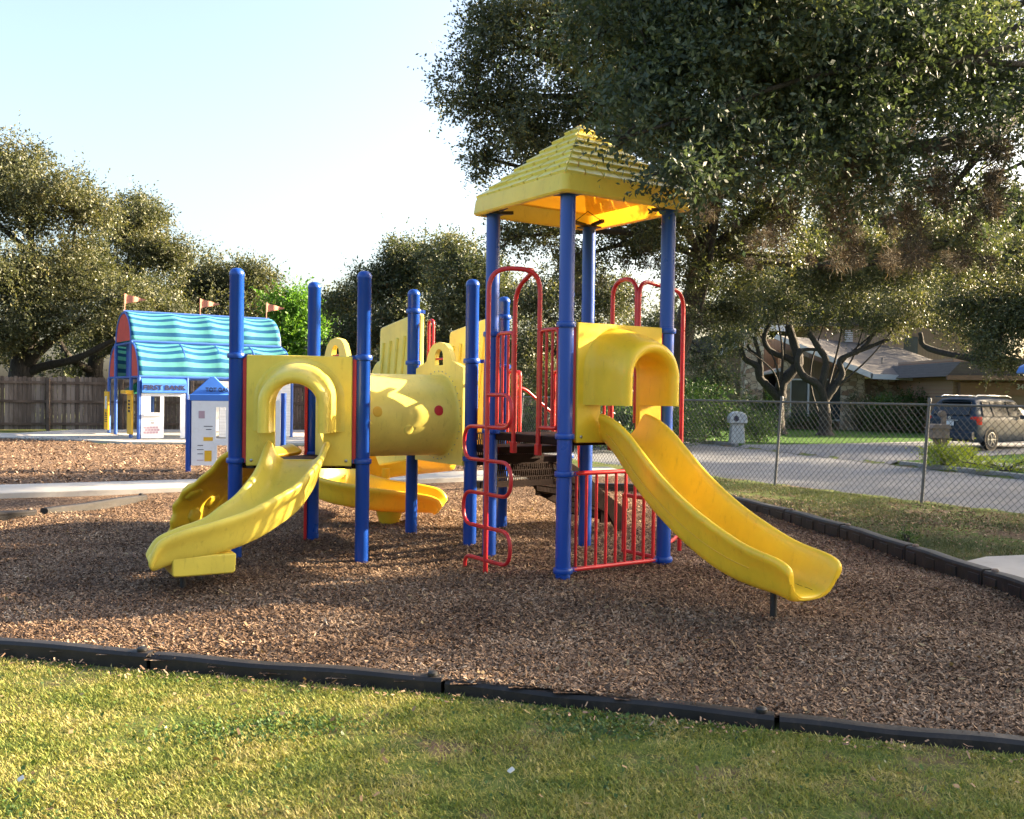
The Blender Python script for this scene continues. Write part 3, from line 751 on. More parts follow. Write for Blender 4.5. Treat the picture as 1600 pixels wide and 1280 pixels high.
c1, a1, o1, zc1 = tunnel_panel(J, I, .92, -1)
c0, a0, o0_, zc0 = tunnel_panel(F_, G_, .92, 1)
# tunnel barrel
tm = MB(); nn = 48; rings = []
for k, (t, r) in enumerate([(0, .44), (.015, .43), (.03, .415), (.06, .412), (.94, .412), (.97, .415), (.985, .43), (1, .44)]):
    c = c0.lerp(c1, t); a = a0.lerp(a1, t).normalized(); rings.append([c+a*(r*math.cos(2*math.pi*j/nn))+Z*(zc0+(zc1-zc0)*t+r*.985*math.sin(2*math.pi*j/nn)) for j in range(nn)])
inn = [[(c0.lerp(c1, t))+(a0.lerp(a1, t).normalized())*(.385*math.cos(2*math.pi*j/nn))+Z*(zc0+.385*math.sin(2*math.pi*j/nn)) for j in range(nn)] for t in (1, .75, .5, .25, 0)]
tun = tm.loft(rings+inn, cap=False).build('tunnel', 'canary', play, smooth=50)
ax_ = (c1-c0); 
for t, ang, mt_, nm in ((.78, .13, 'red', 'porthole'), (.20, .10, 'gold', 'porthole'), (.50, -.33, 'canary', 'porthole')):
    c = c0+ax_*t; a = a0.lerp(a1, t).normalized()
    for s in (-1,):
        d = (a*(math.cos(ang)*s)+Z*math.sin(ang)).normalized()
        if s == 1 and False: continue
        q = d.to_track_quat('Z', 'Y').to_matrix()
        MB().lathe([(.050, -.01), (.050, .004), (.046, .006), (.03, .0065), (0.001, .0065)], c+Z*zc0+d*.409, 20, q).build(nm, mt_, tun)

# red roto rails on panel edges: thin red posts behind the yellow panels
for p, d in ((E_, aEF), (F_, -aEF)):
    MB().bar(p+d*.084+Z*.90+oEF*.005, p+d*.084+Z*1.86+oEF*.005, .020, .045).build('panel_rail', 'red', play, bevel=.004)
    MB().bar(p+d*.10+Z*.875-oEF*.02, p+d*.16+Z*.875-oEF*.02, .05, .055).build('panel_bracket', 'black', play, bevel=.004)
MB().bar(G_+Vector((-.06, -.05, .02)), G_+Vector((-.06, -.05, 1.85)), .03, .03).build('panel_rail', 'red', play, bevel=.004)
for p, d in ((A, ux), (B, -ux)):
    MB().bar(p+d*.080+Z*1.18-uy*.005, p+d*.080+Z*2.13-uy*.005, .018, .04).build('panel_rail', 'red', play, bevel=.004)

# ---- climbing wall on the E-G side
def climb_wall():
    mid = (E_+G_)/2; a = sub(E_, G_); o = Vector((-a.y, a.x, 0)); 
    if o.x > 0: o = -o
    w = .39
    prof = spline([(0, 0, .93), (.12, 0, 1.0), (.30, 0, .93), (.55, 0, .72), (.78, 0, .57), (.90, 0, .42), (.93, 0, .25), (1.02, 0, .10), (1.08, 0, .04)], 5)
    n = len(prof); rings = []
    for i, p in enumerate(prof):
        t = (prof[min(i+1, n-1)]-prof[max(i-1, 0)]).normalized(); nr = Vector((-t.z, 0, t.x))
        if nr.z < 0: nr = -nr
        ww = w+.018*math.sin(i*1.35)
        def q(u, k): return mid+a*u+o*(p.x+nr.x*k)+Z*(p.z+nr.z*k)
        sec = [(-ww, -.03), (-ww-.02, .0), (-ww, .04)]+[(-ww+2*ww*j/8, .012) for j in range(1, 8)]+[(ww, .04), (ww+.02, 0), (ww, -.03)]+[(ww-2*ww*j/8, -.028) for j in range(1, 8)]
        rings.append([q(u, k) for u, k in sec])
    wl = MB().loft(rings).build('climbing_wall', 'yellow', play, smooth=60, sub=1)
    # faceted holds standing proud of both faces
    rg = random.Random(3)
    for s, u in ((.16, -.22), (.22, .15), (.36, -.05), (.42, .27), (.5, -.28), (.60, .08), (.70, -.14), (.74, .26), (.88, -.27), (.90, .04), (.30, .30), (.99, .22)):
        i = min(n-2, max(1, int(s*(n-1)))); p = prof[i]; t = (prof[i+1]-prof[i-1]).normalized(); nr = Vector((-t.z, 0, t.x))
        if nr.z < 0: nr = -nr
        T = o*t.x+Z*t.z; Nn = o*nr.x+Z*nr.z; c = mid+a*u+o*p.x+Z*p.z
        h = MB()
        for sg_ in (1, -1):
            k0 = rg.uniform(0, 1); r0 = .095+rg.uniform(-.015, .02)
            R = lambda r, k: [c+a*(r*math.cos(k0+math.pi/3*j))+T*(r*math.sin(k0+math.pi/3*j))+Nn*(k*sg_) for j in range(6)]
            h.loft([R(r0, .012), R(r0*.9, .045), R(r0*.55, .065)])
        h.build('climbing_hold', 'yellow', wl, bevel=.012)
    return wl
climb_wall()

# ---- spiral slide behind the low square deck
def spiral():
    o = uy; a = ux; m0 = I.lerp(K, .5)
    pts = [m0+Z*.92, m0+o*.25+Z*.88, m0+o*.6+Z*.80]
    cen = Vector((-1.55, 11.75, 0)); R = .66
    d0 = m0+o*.75-cen; a0_ = math.atan2(d0.y, d0.x)
    for k in range(1, 13):
        f = k/12; an = a0_+(1.5*math.pi+ (math.pi*2-a0_ if False else 0) - a0_)*f if False else a0_+((-math.pi/2+2*math.pi)-a0_)*f
        pts.append(cen+Vector((math.cos(an), math.sin(an), 0))*R+Z*(.74-.50*f**.85))
    e = pts[-1]; pts += [e+Vector((.22, 0, -.012)), e+Vector((.50, .0, -.015)), e+Vector((.66, .0, -.02)), e+Vector((.70, 0, -.05))]
    P = spline(pts, 4); n = len(P)
    hs = [interp(i/n, [0, .12, .3, .7, .82, .94, 1], [.25, .4, .42, .34, .30, .22, .07]) for i in range(n)]
    s = chute(P, [.46]*n, [(h*.95, h*.75) if i/n > .3 else (h, h) for i, h in enumerate(hs)], name='spiral_slide')
    s['label'] = 'yellow spiral slide behind the tunnel, ending low over the mulch'
    MB().lathe([(.05, -.1), (.05, .62)], (cen.x+.02, cen.y, 0), 14).build('slide_leg', 'yellow', play)
    MB().lathe([(.10, .02), (.12, .08), (.16, .20)], (e.x+.15, e.y, 0), 16).build('slide_foot', 'yellow', play)
    # moulded outer shield hanging beside the drop
    # ribbed side walls of the entrance
    for u, L1, far in ((.10, .95, 0), (1.03, .95, 1)):
        q = I+a*u+o*.05
        m = MB(); zt0, zt1 = 2.40, 2.30
        poly = [q+Z*.88, q+Z*zt0, q+o*.08+Z*(zt0+.02)]+[q+o*(L1-.03)+Z*zt1, q+o*L1+Z*(zt1-.04), q+o*L1+Z*1.92]
        for k in range(7):
            t = k/6*math.pi/2; poly.append(q+o*(L1+.28*math.sin(t))+Z*(1.55+.37*math.cos(t)))
        poly += [q+o*(L1+.28)+Z*1.0, q+o*L1+Z*.70, q+o*.3+Z*.80]
        m.prism(poly, a*.06)
        w = m.build('slide_side_wall', 'canary', play, bevel=.02, seg=3)
        rb = MB()
        for j in range(5):
            st = .16+.17*j
            for sd_, off in ((1, .06), (-1, 0)):
                A0 = q+o*st+Z*(2.20-.02*j)+a*off; A1 = q+o*(st+.16)+Z*1.15+a*off
                rb.tube([A0, A0.lerp(A1, .5), A1], [.026, .024, .018], 8)
        rb.build('rib', 'canary', w, smooth=60)
    # curved back of the shield that carries on round the bend
    # red grab bars at the entrance
    for u in (.175, .985):
        b0 = I+a*u-o*.02
        MB().tube(fillet([b0+Z*1.15-a*0, b0+Z*2.33, b0+Z*2.33-o*.10, b0-o*.10+Z*1.15], .05), .017, 10).build('grab_bar', 'red', play)
spiral()

# ---- red tube work
TR = .0175
def rails(p, q, z0, z1, n, name='guard_rail', r=TR, rb=.0125, inner=0):
    m = MB(); d = sub(p, q)
    m.tube(fillet([p+Z*z0, q+Z*z0, q+Z*z1, p+Z*z1, p+Z*(z0)], .05, 4), r, 10)
    Lg = (q-p).length
    for k in range(1, n+1):
        x = p+d*(Lg*k/(n+1)); m.tube([x+Z*z0, x+Z*z1], rb, 8)
    return m.build(name, 'red', play, smooth=60)
# below the tower slide: play grille between A and B
gp, gq = A+ux*.13, B-ux*.13
mm = MB(); mm.tube([gp-ux*.04+Z*.90, gq+ux*.04+Z*.90], .019, 10); mm.tube([gp-ux*.04+Z*.10, gq+ux*.04+Z*.10], .019, 10)
for k in range(9):
    x = gp.lerp(gq, k/8); mm.tube([x+Z*.10, x+Z*.90], .0125, 8)
mm.build('lower_grille', 'red', play, smooth=60)
# the same on the far side of the under-deck bay, short
gp, gq = B+uy*.13, B+uy*.55
mm = MB()
for z_ in (.10, .62): mm.tube([gp+Z*z_, gq+Z*z_], .019, 10)
for k in range(4):
    x = gp.lerp(gq, k/3); mm.tube([x+Z*.10, x+Z*.62], .0125, 8)
mm.build('lower_grille', 'red', play, smooth=60)
def loop_climber(p, q, out, zdeck, full=True, base=.42):
    """arch-topped climber in front of the side p-q; two deck legs and one outer snake pole"""
    a = sub(p, q); Lg = (q-p).length; l1 = p+a*(Lg/3); l2 = p+a*(Lg*2/3); mid = (p+q)/2
    top = 2.62; po = mid+out*base
    root = MB()
    if full:
        root.tube(fillet([po+Z*-.05, po+Z*top, l2+Z*top, l2+Z*(zdeck-.13)], .19, 10), .0205, 12)
        root.tube(fillet([po.lerp(l2, .75)+Z*(top-.005), l1.lerp(l2, .75)+Z*(top-.0), l1+Z*(top-.14), l1+Z*(zdeck-.13)], .17, 10), .0205, 12)
    else:
        root.tube(fillet([po+Z*-.05, po+Z*(top-.05), l2+Z*(top-.0), l2+Z*(zdeck-.13)], .17, 10), .0205, 12)
        root.tube(fillet([l1+Z*(zdeck-.13), l1+Z*(top+.02), l2-a*.03+Z*(top+.02), l2-a*.03+Z*(zdeck+.1)], .17, 10), .0205, 12)
    cl = root.build('arch_climber', 'red', play, smooth=60)
    for l in (l1, l2): MB().box(l+Z*(zdeck-.12), (.05, .05, .10), Matrix.Rotation(TH, 3, 'Z')).build('foot_plate', 'red', cl, bevel=.008)
    lp = MB()
    zs = [1.545, 1.27, .985, .70, .415, .135]
    for k in range(5 if full else 0):
        sgn = 1 if k % 2 == 0 else -1; z1_, z2_ = zs[k], zs[k+1]; rr = .37 if full else .12
        lp.tube(fillet([po+Z*z1_, po-a*(-rr*sgn)*1+Z*z1_, po+a*(rr*sgn)+Z*z2_, po+Z*z2_], .135, 8), .0165, 10)
    if not full: lp.tube([po+Z*.2, po.lerp(q, .8)+Z*.2], .0165, 10)
    if full: lp.tube(fillet([po+Z*zs[5], po-a*.33+Z*zs[5], po-a*.34+Z*-.02], .12, 6), .0165, 10)
    lp.build('snake_rung', 'red', cl, smooth=60)
    # guard rails either side of the opening
    rails(p+a*.10, l1-a*.02, zdeck+.07, 2.10 if full else 2.08, 2)
    rails(l2+a*.02, q-a*.10, zdeck+.07, 2.10 if full else 2.08, 2)
loop_climber(D, A, -ux, 1.20, True, .40)
loop_climber(C, B, ux, 1.20, False, .74)
# side guards between tower and low deck, the stair handrails and red filler panel
rails(C-ux*.02+uy*.08, L+Vector((0, 0, 0))-ux*.08-uy*.05, 1.25, 2.05, 3)
rails(D+uy*.09, J+ux*.10-uy*.09, 1.02, 1.86, 3)
rails(K-uy*.10, K-uy*.34, 1.0, 1.80, 2)
rails(L+uy*.10, L+uy*.22, 1.0, 1.80, 1)
MB().bar(J+uy*-.05+ux*.12+Z*1.22, D+uy*.06+ux*.01+Z*1.22, .03, .42).build('filler_panel', 'red', play, bevel=.006)
for s in (-.02, RW+.02):
    b0 = S0+uy*s
    MB().tube(fillet([b0+ux*.02+Z*.95, b0+ux*.02+Z*1.62, b0+ux*.16+Z*1.62, b0+ux*.95+Z*1.06, b0+ux*.98+Z*.30], .08), .0165, 10).build('handrail', 'red', play, smooth=60)
finish(play, (RC.x, RC.y, 0))
# ================================================================== edging timbers
def timber(a, b, label, top=.15, w=.115, grp='plastic timbers edging the mulch', mat='edging', notched=False):
    a = Vector((*a, 0)); b = Vector((*b, 0)); d = (b-a); L = d.length; d.normalize(); s = d.cross(Z); mid = (a+b)/2
    e = empty('edging_timber', mid, label, 'edging timber', grp); e.rotation_euler = (0, 0, math.atan2(d.y, d.x))
    m = MB(); h = L/2-.012
    prof = [(-w/2, -.12), (-w/2, top-.02), (-w/2+.014, top-.002), (-w/2+.03, top), (w/2-.03, top), (w/2-.014, top-.002), (w/2, top-.02), (w/2, -.12)]
    rg = random.Random(label); n = 14
    rings = [[Vector((-h+2*h*i/n, y+.004*math.sin(i*.9+rg.random()*.3), z+.004*math.sin(i*.7+1)*(z > 0))) for y, z in prof] for i in range(n+1)]
    m.loft(rings)
    body = m.build('beam', mat, e, smooth=30)
    if notched:
        nn = max(2, int(L/.26))
        for i in range(nn):
            x = -h+.1+(2*h-.2)*i/max(1, nn-1)
            for y in (w/2+.001, -w/2-.001): MB().box((x, y, top-.095), (.16, .018, .10)).build('moulded_rib', mat, e, bevel=.006)
    m2 = MB(); m2.lathe([(.028, 0), (.028, .012), (.018, .02)], (h-.06, 0, top), 14); m2.build('stake_cap', 'black' if not notched else 'oldwood', e)
    return e
fr = [(-4.1, 5.88), (-2.0, 5.40), (-.33, 5.04), (1.28, 4.56), (2.62, 4.20), (4.3, 3.80)]
fl_ = ['leftmost dark plastic edging timber along the front grass, running off the left side', 'dark plastic edging timber in front of the curved slide, second from left along the front', 'dark edging timber in the middle of the front line, half in shade', 'shaded edging timber at the lower right along the front grass', 'last edging timber at the far right corner of the front line']
for i in range(5): timber(fr[i], fr[i+1], fl_[i], top=[.082, .072, .058, .048, .044][i], w=.095)
rt = [(4.30, 5.25), (3.99, 6.6), (3.87, 7.75), (3.76, 9.0), (3.62, 10.4), (3.40, 11.75), (3.05, 13.25), (2.55, 14.8)]
rl_ = ['black notched edging timber at the right edge below the concrete slab', 'black notched edging timber beside the concrete slab corner', 'black notched edging timber just behind the concrete slab corner', 'black notched edging timber along the shaded grass, third behind the slab', 'black notched edging timber on the right side level with the tower post', 'black notched edging timber with a pale cap at the bend towards the fence', 'farthest black edging timber on the right, ending behind the long slide']
for i in range(7): timber(rt[i], rt[i+1], rl_[i], top=.19, w=.13, notched=True)
timber((-6.5, 10.2), (-5.55, 11.25), 'short grey edging timber at the far left, cut by the picture edge', top=.13, notched=True)
timber((-5.5, 11.32), (-4.95, 13.0), 'long dark edging timber at left pointing towards the path', top=.13)
timber((-.75, 15.45), (.75, 15.55), 'dark blue-grey edging timber behind the tower, below the stair', top=.15, notched=True)
timber((.8, 15.55), (2.3, 15.1), 'dark edging timber behind the tower grille near the fence', top=.15, notched=True)

# ================================================================== wood chips and grass (stuff)
def scatter(name, poly, n, size, wid, mat, label, zf, dens=1.0, tilt=.35, grass=False, mask=None, seed=1, cat='wood chips', lift=.0, curl=.3):
    rg = np.random.default_rng(seed); P = np.array(poly); x0, y0 = P.min(0); x1, y1 = P.max(0)
    x = rg.uniform(x0, x1, n*4); y = rg.uniform(y0, y1, n*4)
    k = inpoly(x, y, poly); x, y = x[k], y[k]
    near = np.minimum(1, (dens/np.maximum(y, 1))**1.6) if dens else np.ones(len(x))
    k = rg.random(len(x)) < near
    if mask is not None: k &= mask(x, y, rg)
    x, y = x[k][:n], y[k][:n]; m = len(x)
    vis = np.abs(x) < y*.56+.5; x, y = x[vis], y[vis]; m = len(x)
    yaw = rg.uniform(0, 2*np.pi, m); L = rg.uniform(size[0], size[1], m); w = rg.uniform(wid[0], wid[1], m)
    c = np.stack([x, y, zf(x, y)+lift], 1)
    if grass:
        h = np.stack([np.cos(yaw), np.sin(yaw), np.zeros(m)], 1); t = rg.uniform(.35, 1.5, m)[:, None]
        d = h*np.sin(t)+np.array([0, 0, 1])*np.cos(t); s = np.stack([-np.sin(yaw), np.cos(yaw), np.zeros(m)], 1)
        L = L[:, None]; w = w[:, None]
        bend = h*L*curl*rg.random((m, 1))
        V = np.stack([c-s*w*.5, c+d*L*.55-s*w*.6, c+d*L+bend, c+d*L*.55+s*w*.6], 1)
    else:
        a = np.stack([np.cos(yaw), np.sin(yaw), rg.normal(0, tilt, m)], 1); b = np.stack([-np.sin(yaw), np.cos(yaw), rg.normal(0, tilt*1.3, m)], 1)
        L = L[:, None]*.5; w = w[:, None]*.5; c[:, 2] += np.abs(a[:, 2])*L[:, 0]*.7+rg.uniform(.001, .014, m)
        j = lambda: rg.uniform(.6, 1.1, (m, 1))
        V = np.stack([c-a*L*j()-b*w*j(), c+a*L*j()-b*w*j(), c+a*L*j()+b*w*j(), c-a*L*j()+b*w*j()], 1)
    F = np.arange(m*4).reshape(m, 4)
    o = npmesh(name, V.reshape(-1, 3), F, mat); tag(o, label, cat, kind='stuff'); return o
FRONTP = [(-6, 3.0), (4, 3.0), (4.3, 3.72), (2.62, 4.12), (1.28, 4.48), (-.33, 4.96), (-2.0, 5.32), (-4.1, 5.80), (-6, 6.2)]
scatter('wood_chips', BED, 480000, (.010, .034), (.004, .011), 'chips', 'loose reddish brown bark chips covering the play area', mz, dens=6.0, seed=2)
scatter('far_wood_chips', BED2, 60000, (.03, .08), (.015, .03), 'chips', 'greyer bark chips beyond the concrete path', lambda x, y: .02+0*x, dens=16, seed=3)
def gpatch(x, y, rg):
    v = np.sin(x*3.1+np.sin(y*4.3))*np.sin(y*3.7+1.7*np.sin(x*2.3))+.6*np.sin(x*9+y*7)*np.sin(y*11-x*5)
    return rg.random(len(x)) < np.clip(.62+.45*v, .15, 1)
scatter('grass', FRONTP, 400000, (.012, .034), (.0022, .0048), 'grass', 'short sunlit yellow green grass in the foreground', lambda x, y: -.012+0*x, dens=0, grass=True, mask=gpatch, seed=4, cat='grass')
scatter('clover', FRONTP, 60000, (.010, .020), (.008, .014), 'leaf_shrub', 'low broad leaved clover among the foreground grass', lambda x, y: -.008+0*x, dens=0, tilt=.45, mask=lambda x, y, rg: rg.random(len(x)) < np.clip(-.2+.9*np.sin(x*2.2+1+np.sin(y*5))*np.sin(y*2.9+x*1.6), 0.02, 1), seed=5, cat='clover')
RIGHTP = [(4.0, 9.3), (3.84, 9.0), (3.70, 10.4), (3.48, 11.75), (3.13, 13.25), (2.65, 14.8), (2.2, 15.4), (2.4, 20.8), (4.68, 17.0), (6.19, 14.4), (8.5, 10.4), (7.5, 10.2), (4.6, 9.3)]
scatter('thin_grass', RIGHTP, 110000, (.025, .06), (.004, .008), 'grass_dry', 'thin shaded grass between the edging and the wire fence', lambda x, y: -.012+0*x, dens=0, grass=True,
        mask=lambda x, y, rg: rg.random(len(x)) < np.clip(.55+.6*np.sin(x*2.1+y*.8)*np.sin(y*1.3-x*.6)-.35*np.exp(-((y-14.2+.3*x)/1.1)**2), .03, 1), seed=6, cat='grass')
scatter('stray_chips', RIGHTP, 16000, (.02, .05), (.008, .018), 'chips', 'bark chips strewn over the thin grass', lambda x, y: -.008+0*x, dens=0, mask=lambda x, y, rg: rg.random(len(x)) < np.clip(.1+.9*np.exp(-((y-14.2+.3*x)/1.4)**2), .03, 1), seed=7)
scatter('fallen_leaves', BED, 1100, (.022, .042), (.012, .020), 'dead_leaf', 'dry fallen oak leaves lying on the bark chips', lambda x, y: mz(x, y)+.012, dens=7, tilt=.4, seed=12, cat='fallen leaves')
scatter('fallen_leaves', FRONTP, 260, (.020, .036), (.011, .018), 'dead_leaf', 'dry fallen oak leaves lying in the front grass', lambda x, y: .012+0*x, dens=0, tilt=.4, seed=13, cat='fallen leaves')
FSTRIP = [(-4.1, 5.80), (-2.0, 5.32), (-.33, 4.96), (1.28, 4.48), (2.62, 4.12), (2.62, 3.95), (1.28, 4.30), (-.33, 4.78), (-2.0, 5.12), (-4.1, 5.6)]
scatter('spilled_chips', FSTRIP, 1500, (.010, .034), (.004, .011), 'chips', 'few bark chips spilled over the edging onto the front grass', lambda x, y: .008+0*x, dens=0, seed=9)
for i, (x, y, lab) in enumerate([(-1.92, 3.75, 'pale scrap of paper on the grass at the lower left'), (.0, 3.9, 'small white scrap lying on the grass at bottom centre')]):
    o = MB().loft([[Vector((x+.0, y, .02)), Vector((x+.018, y+.006, .034)), Vector((x+.03, y-.004, .026)), Vector((x+.012, y-.010, .016))], [Vector((x+.002, y+.001, .026)), Vector((x+.02, y+.007, .038)), Vector((x+.031, y-.003, .031)), Vector((x+.013, y-.008, .022))]]).build('litter', 'litter'); tag(o, lab, 'litter')

# ================================================================== canopy shelter with play panels
O = Vector((-10.96, 28.3, .06)); le = Vector((.835, .55, 0)); ee = Vector((-.55, .835, 0)); TL = 4.66
can = empty('canopy_shelter', label='two-tier barrel canopy of turquoise striped cloth on blue posts at the far left', cat='canopy shelter')
bays = [0, 1.38, 2.45, 3.55, TL]
def cloth(name, off0, off1, z0, z1, sgn, mat='stripe'):
    """quarter barrel from offset off0 (low) to off1 (high)"""
    nu, nv = 40, 14; V = []; UV = []
    for i in range(nu+1):
        t = TL*i/nu; k = max(j for j in range(4) if bays[j] <= t+1e-6); f = (t-bays[k])/(bays[k+1]-bays[k])
        sag = .10*math.sin(math.pi*f)
        for j in range(nv+1):
            a = math.pi/2*j/nv; r = 1-sag*math.sin(math.pi*j/nv)**.7
            V.append(O+le*t+ee*(off1+(off0-off1)*math.cos(a)*r)+Z*(z0+(z1-z0)*math.sin(a)*r)); UV.append((i/nu, j/nv))
    F = [(i*(nv+1)+j, i*(nv+1)+j+1, (i+1)*(nv+1)+j+1, (i+1)*(nv+1)+j) for i in range(nu) for j in range(nv)]
    me = bpy.data.meshes.new(name); me.from_pydata([tuple(v) for v in V], [], F); uvl = me.uv_layers.new(name='UVMap')
    for lp in me.loops: uvl.data[lp.index].uv = UV[lp.vertex_index]
    me.polygons.foreach_set('use_smooth', [True]*len(me.polygons))
    o = obj(name, me, mat, can); s = o.modifiers.new('thick', 'SOLIDIFY'); s.thickness = .006; return o
HB = 4.35; ZL, ZM, ZT = 1.84, 2.92, 3.89
cloth('lower_cloth', .0, 1.05, ZL, ZM-.03, 1); cloth('lower_cloth', HB, HB-1.05, ZL, ZM-.03, 1)
cloth('upper_cloth', 1.05, HB/2, ZM+.03, ZT, 1); cloth('upper_cloth', HB-1.05, HB/2, ZM+.03, ZT, 1)
for t in (0, TL):
    for offs, sg in ((0, 1), (HB, -1)):
        c = O+le*t+ee*(offs+sg*1.05); poly = [c+Z*ZL]+[c-ee*(sg*.99*math.cos(math.pi/2*j/10))+Z*(ZL+(ZM-ZL-.06)*math.sin(math.pi/2*j/10)) for j in range(11)]
        MB().prism(poly, le*.01).build('end_panel', 'redcloth', can)
    c = O+le*t+ee*(HB/2); R_ = HB/2-1.05
    MB().prism([c-ee*((R_-.06)*math.cos(math.pi*j/16))+Z*(ZM+.04+(ZT-ZM-.1)*math.sin(math.pi*j/16)) for j in range(17)], le*.01).build('end_panel', 'redcloth', can)
MB().prism([O+le*.3+ee*1.1+Z*ZL, O+le*.3+ee*(HB-1.1)+Z*ZL, O+le*.3+ee*(HB-1.1)+Z*ZM, O+le*.3+ee*1.1+Z*ZM], le*.01).build('inner_curtain', 'frame', can)
for off, zt in ((0, ZL), (1.05, ZM), (HB-1.05, ZM), (HB, ZL)):
    for t in (0, bays[1], TL) if off in (0, HB) else (0, TL):
        MB().tube([O+le*t+ee*off-Z*.1, O+le*t+ee*off+Z*zt], .055, 10).build('frame_post', 'frame', can)
for off, zt in ((0, ZL), (1.05, ZM), (HB-1.05, ZM), (HB, ZL), (HB/2, ZT)):
    MB().tube([O+ee*off+Z*zt, O+le*TL+ee*off+Z*zt], .045, 8).build('frame_beam', 'frame', can)
for t in (0, TL):
    for z in (ZL, ZM-.04): MB().tube([O+le*t+ee*(0 if z == ZL else 1.05)+Z*z, O+le*t+ee*(HB if z == ZL else HB-1.05)+Z*z], .03, 8).build('frame_beam', 'frame', can)
for t in bays:
    for offs, sg in ((0, 1), (HB, -1)):
        c = O+le*t+ee*(offs+sg*1.05)
        MB().tube([c-ee*(sg*1.01*math.cos(math.pi/2*j/10))+Z*(ZL+(ZM-ZL-.05)*math.sin(math.pi/2*j/10)) for j in range(11)], .035, 8).build('frame_hoop', 'frame', can)
    c = O+le*t+ee*(HB/2)
    MB().tube([c-ee*((HB/2-1.10)*math.cos(math.pi*j/20))+Z*(ZM+(ZT-ZM-.04)*math.sin(math.pi*j/20)) for j in range(21)], .035, 8).build('frame_hoop', 'frame', can)
for t in (.02, 2.35, TL-.1):
    b0 = O+le*t+ee*(HB/2)+Z*ZT; f = MB(); f.tube([b0, b0+Z*.56], .022, 6)
    nf = 10
    up = [b0+Z*(.55-.13*i/nf)+le*(.62*i/nf)+ee*(.03*math.sin(i*1.1)) for i in range(nf+1)]; lw = [b0+Z*(.24+.15*i/nf)+le*(.62*i/nf)+ee*(.03*math.sin(i*1.1)) for i in range(nf+1)]
    f.loft([[u, l, l+ee*.008, u+ee*.008] for u, l in zip(up, lw)]); f.build('flag', 'flag', can)
# first bank front
def panel_with(name, t0, t1, z0, z1, mat, holes, base=O, a=le, n=None, th=.05, parent=None, off=0):
    """upright panel built of strips round rectangular openings (holes: u0,u1,z0,z1)"""
    n = n or Vector((a.y, -a.x, 0)); us = sorted({t0, t1, *[h[0] for h in holes], *[h[1] for h in holes]}); zs_ = sorted({z0, z1, *[h[2] for h in holes], *[h[3] for h in holes]}); m = MB()
    for i in range(len(us)-1):
        for j in range(len(zs_)-1):
            uc, zc = (us[i]+us[i+1])/2, (zs_[j]+zs_[j+1])/2
            if any(h[0] < uc < h[1] and h[2] < zc < h[3] for h in holes): continue
            m.prism([base+a*us[i]+Z*zs_[j]+n*off, base+a*us[i+1]+Z*zs_[j]+n*off, base+a*us[i+1]+Z*zs_[j+1]+n*off, base+a*us[i]+Z*zs_[j+1]+n*off], n*th)
    import bmesh as _b
    o = m.build(name, mat, parent or can); bm = _b.new(); bm.from_mesh(o.data); _b.ops.remove_doubles(bm, verts=bm.verts, dist=1e-4)
    bm.faces.ensure_lookup_table()
    seen = {}
    for f in bm.faces:
        k = tuple(sorted(v.index for v in f.verts)); seen.setdefault(k, []).append(f)
    _b.ops.delete(bm, geom=[f for v in seen.values() if len(v) > 1 for f in v], context='FACES_ONLY'); bm.to_mesh(o.data); bm.free(); return o
nf_ = Vector((le.y, -le.x, 0))
bank = panel_with('bank_wall', .06, 1.32, .03, 1.36, 'white', [(.32, .60, .78, 1.27), (.70, 1.18, .03, 1.27)])
MB().prism([O+le*.10+Z*1.38, O+le*1.30+Z*1.38, O+le*1.30+Z*1.38-nf_*-.10, O+le*.10+Z*1.38+nf_*.10], Z*.001).build('bank_soffit', 'bankblue', can)
sg_ = MB(); sec = [(0, 1.37), (.13, 1.37), (.14, 1.39), (.14, 1.66), (.12, 1.67), (.02, 1.80), (0, 1.80)]
sg_.loft([[O+le*u+nf_*x+Z*z for x, z in sec] for u in (.06, 1.34)]); sn = sg_.build('bank_sign', 'bankblue', can, smooth=0)
text('bank_lettering', 'FIRST BANK', .20, frame4(O+le*.70+nf_*.150+Z*1.525, le), 'ink', sn, .008, .002, 1.15)
panel_with('counter', .12, .66, .70, .76, 'white', [], th=.12)
bp = MB()
for r in range(3):
    for k in range(5): bp.box(O+le*(.16+.085*k+(.04 if r % 2 else 0))+Z*(.20+.075*r)+nf_*.053, (.076, .004, .064), Matrix.Rotation(math.atan2(le.y, le.x), 3, 'Z'))
bp.build('brick_print', 'mauve', bank, smooth=0)
cz = bpy.data.objects
for z, w in ((.565, .16), (.50, .10), (.47, .09)):
    MB().bar(O+le*(.38-w/2)+nf_*.053+Z*z, O+le*(.38+w/2)+nf_*.053+Z*z, .004, .018).build('printed_line', 'ink', bank, smooth=0)
MB().box(O+le*.19+nf_*.052+Z*1.02, (.16, .004, .42), Matrix.Rotation(math.atan2(le.y, le.x), 3, 'Z')).build('notice', 'mailwhite', bank)
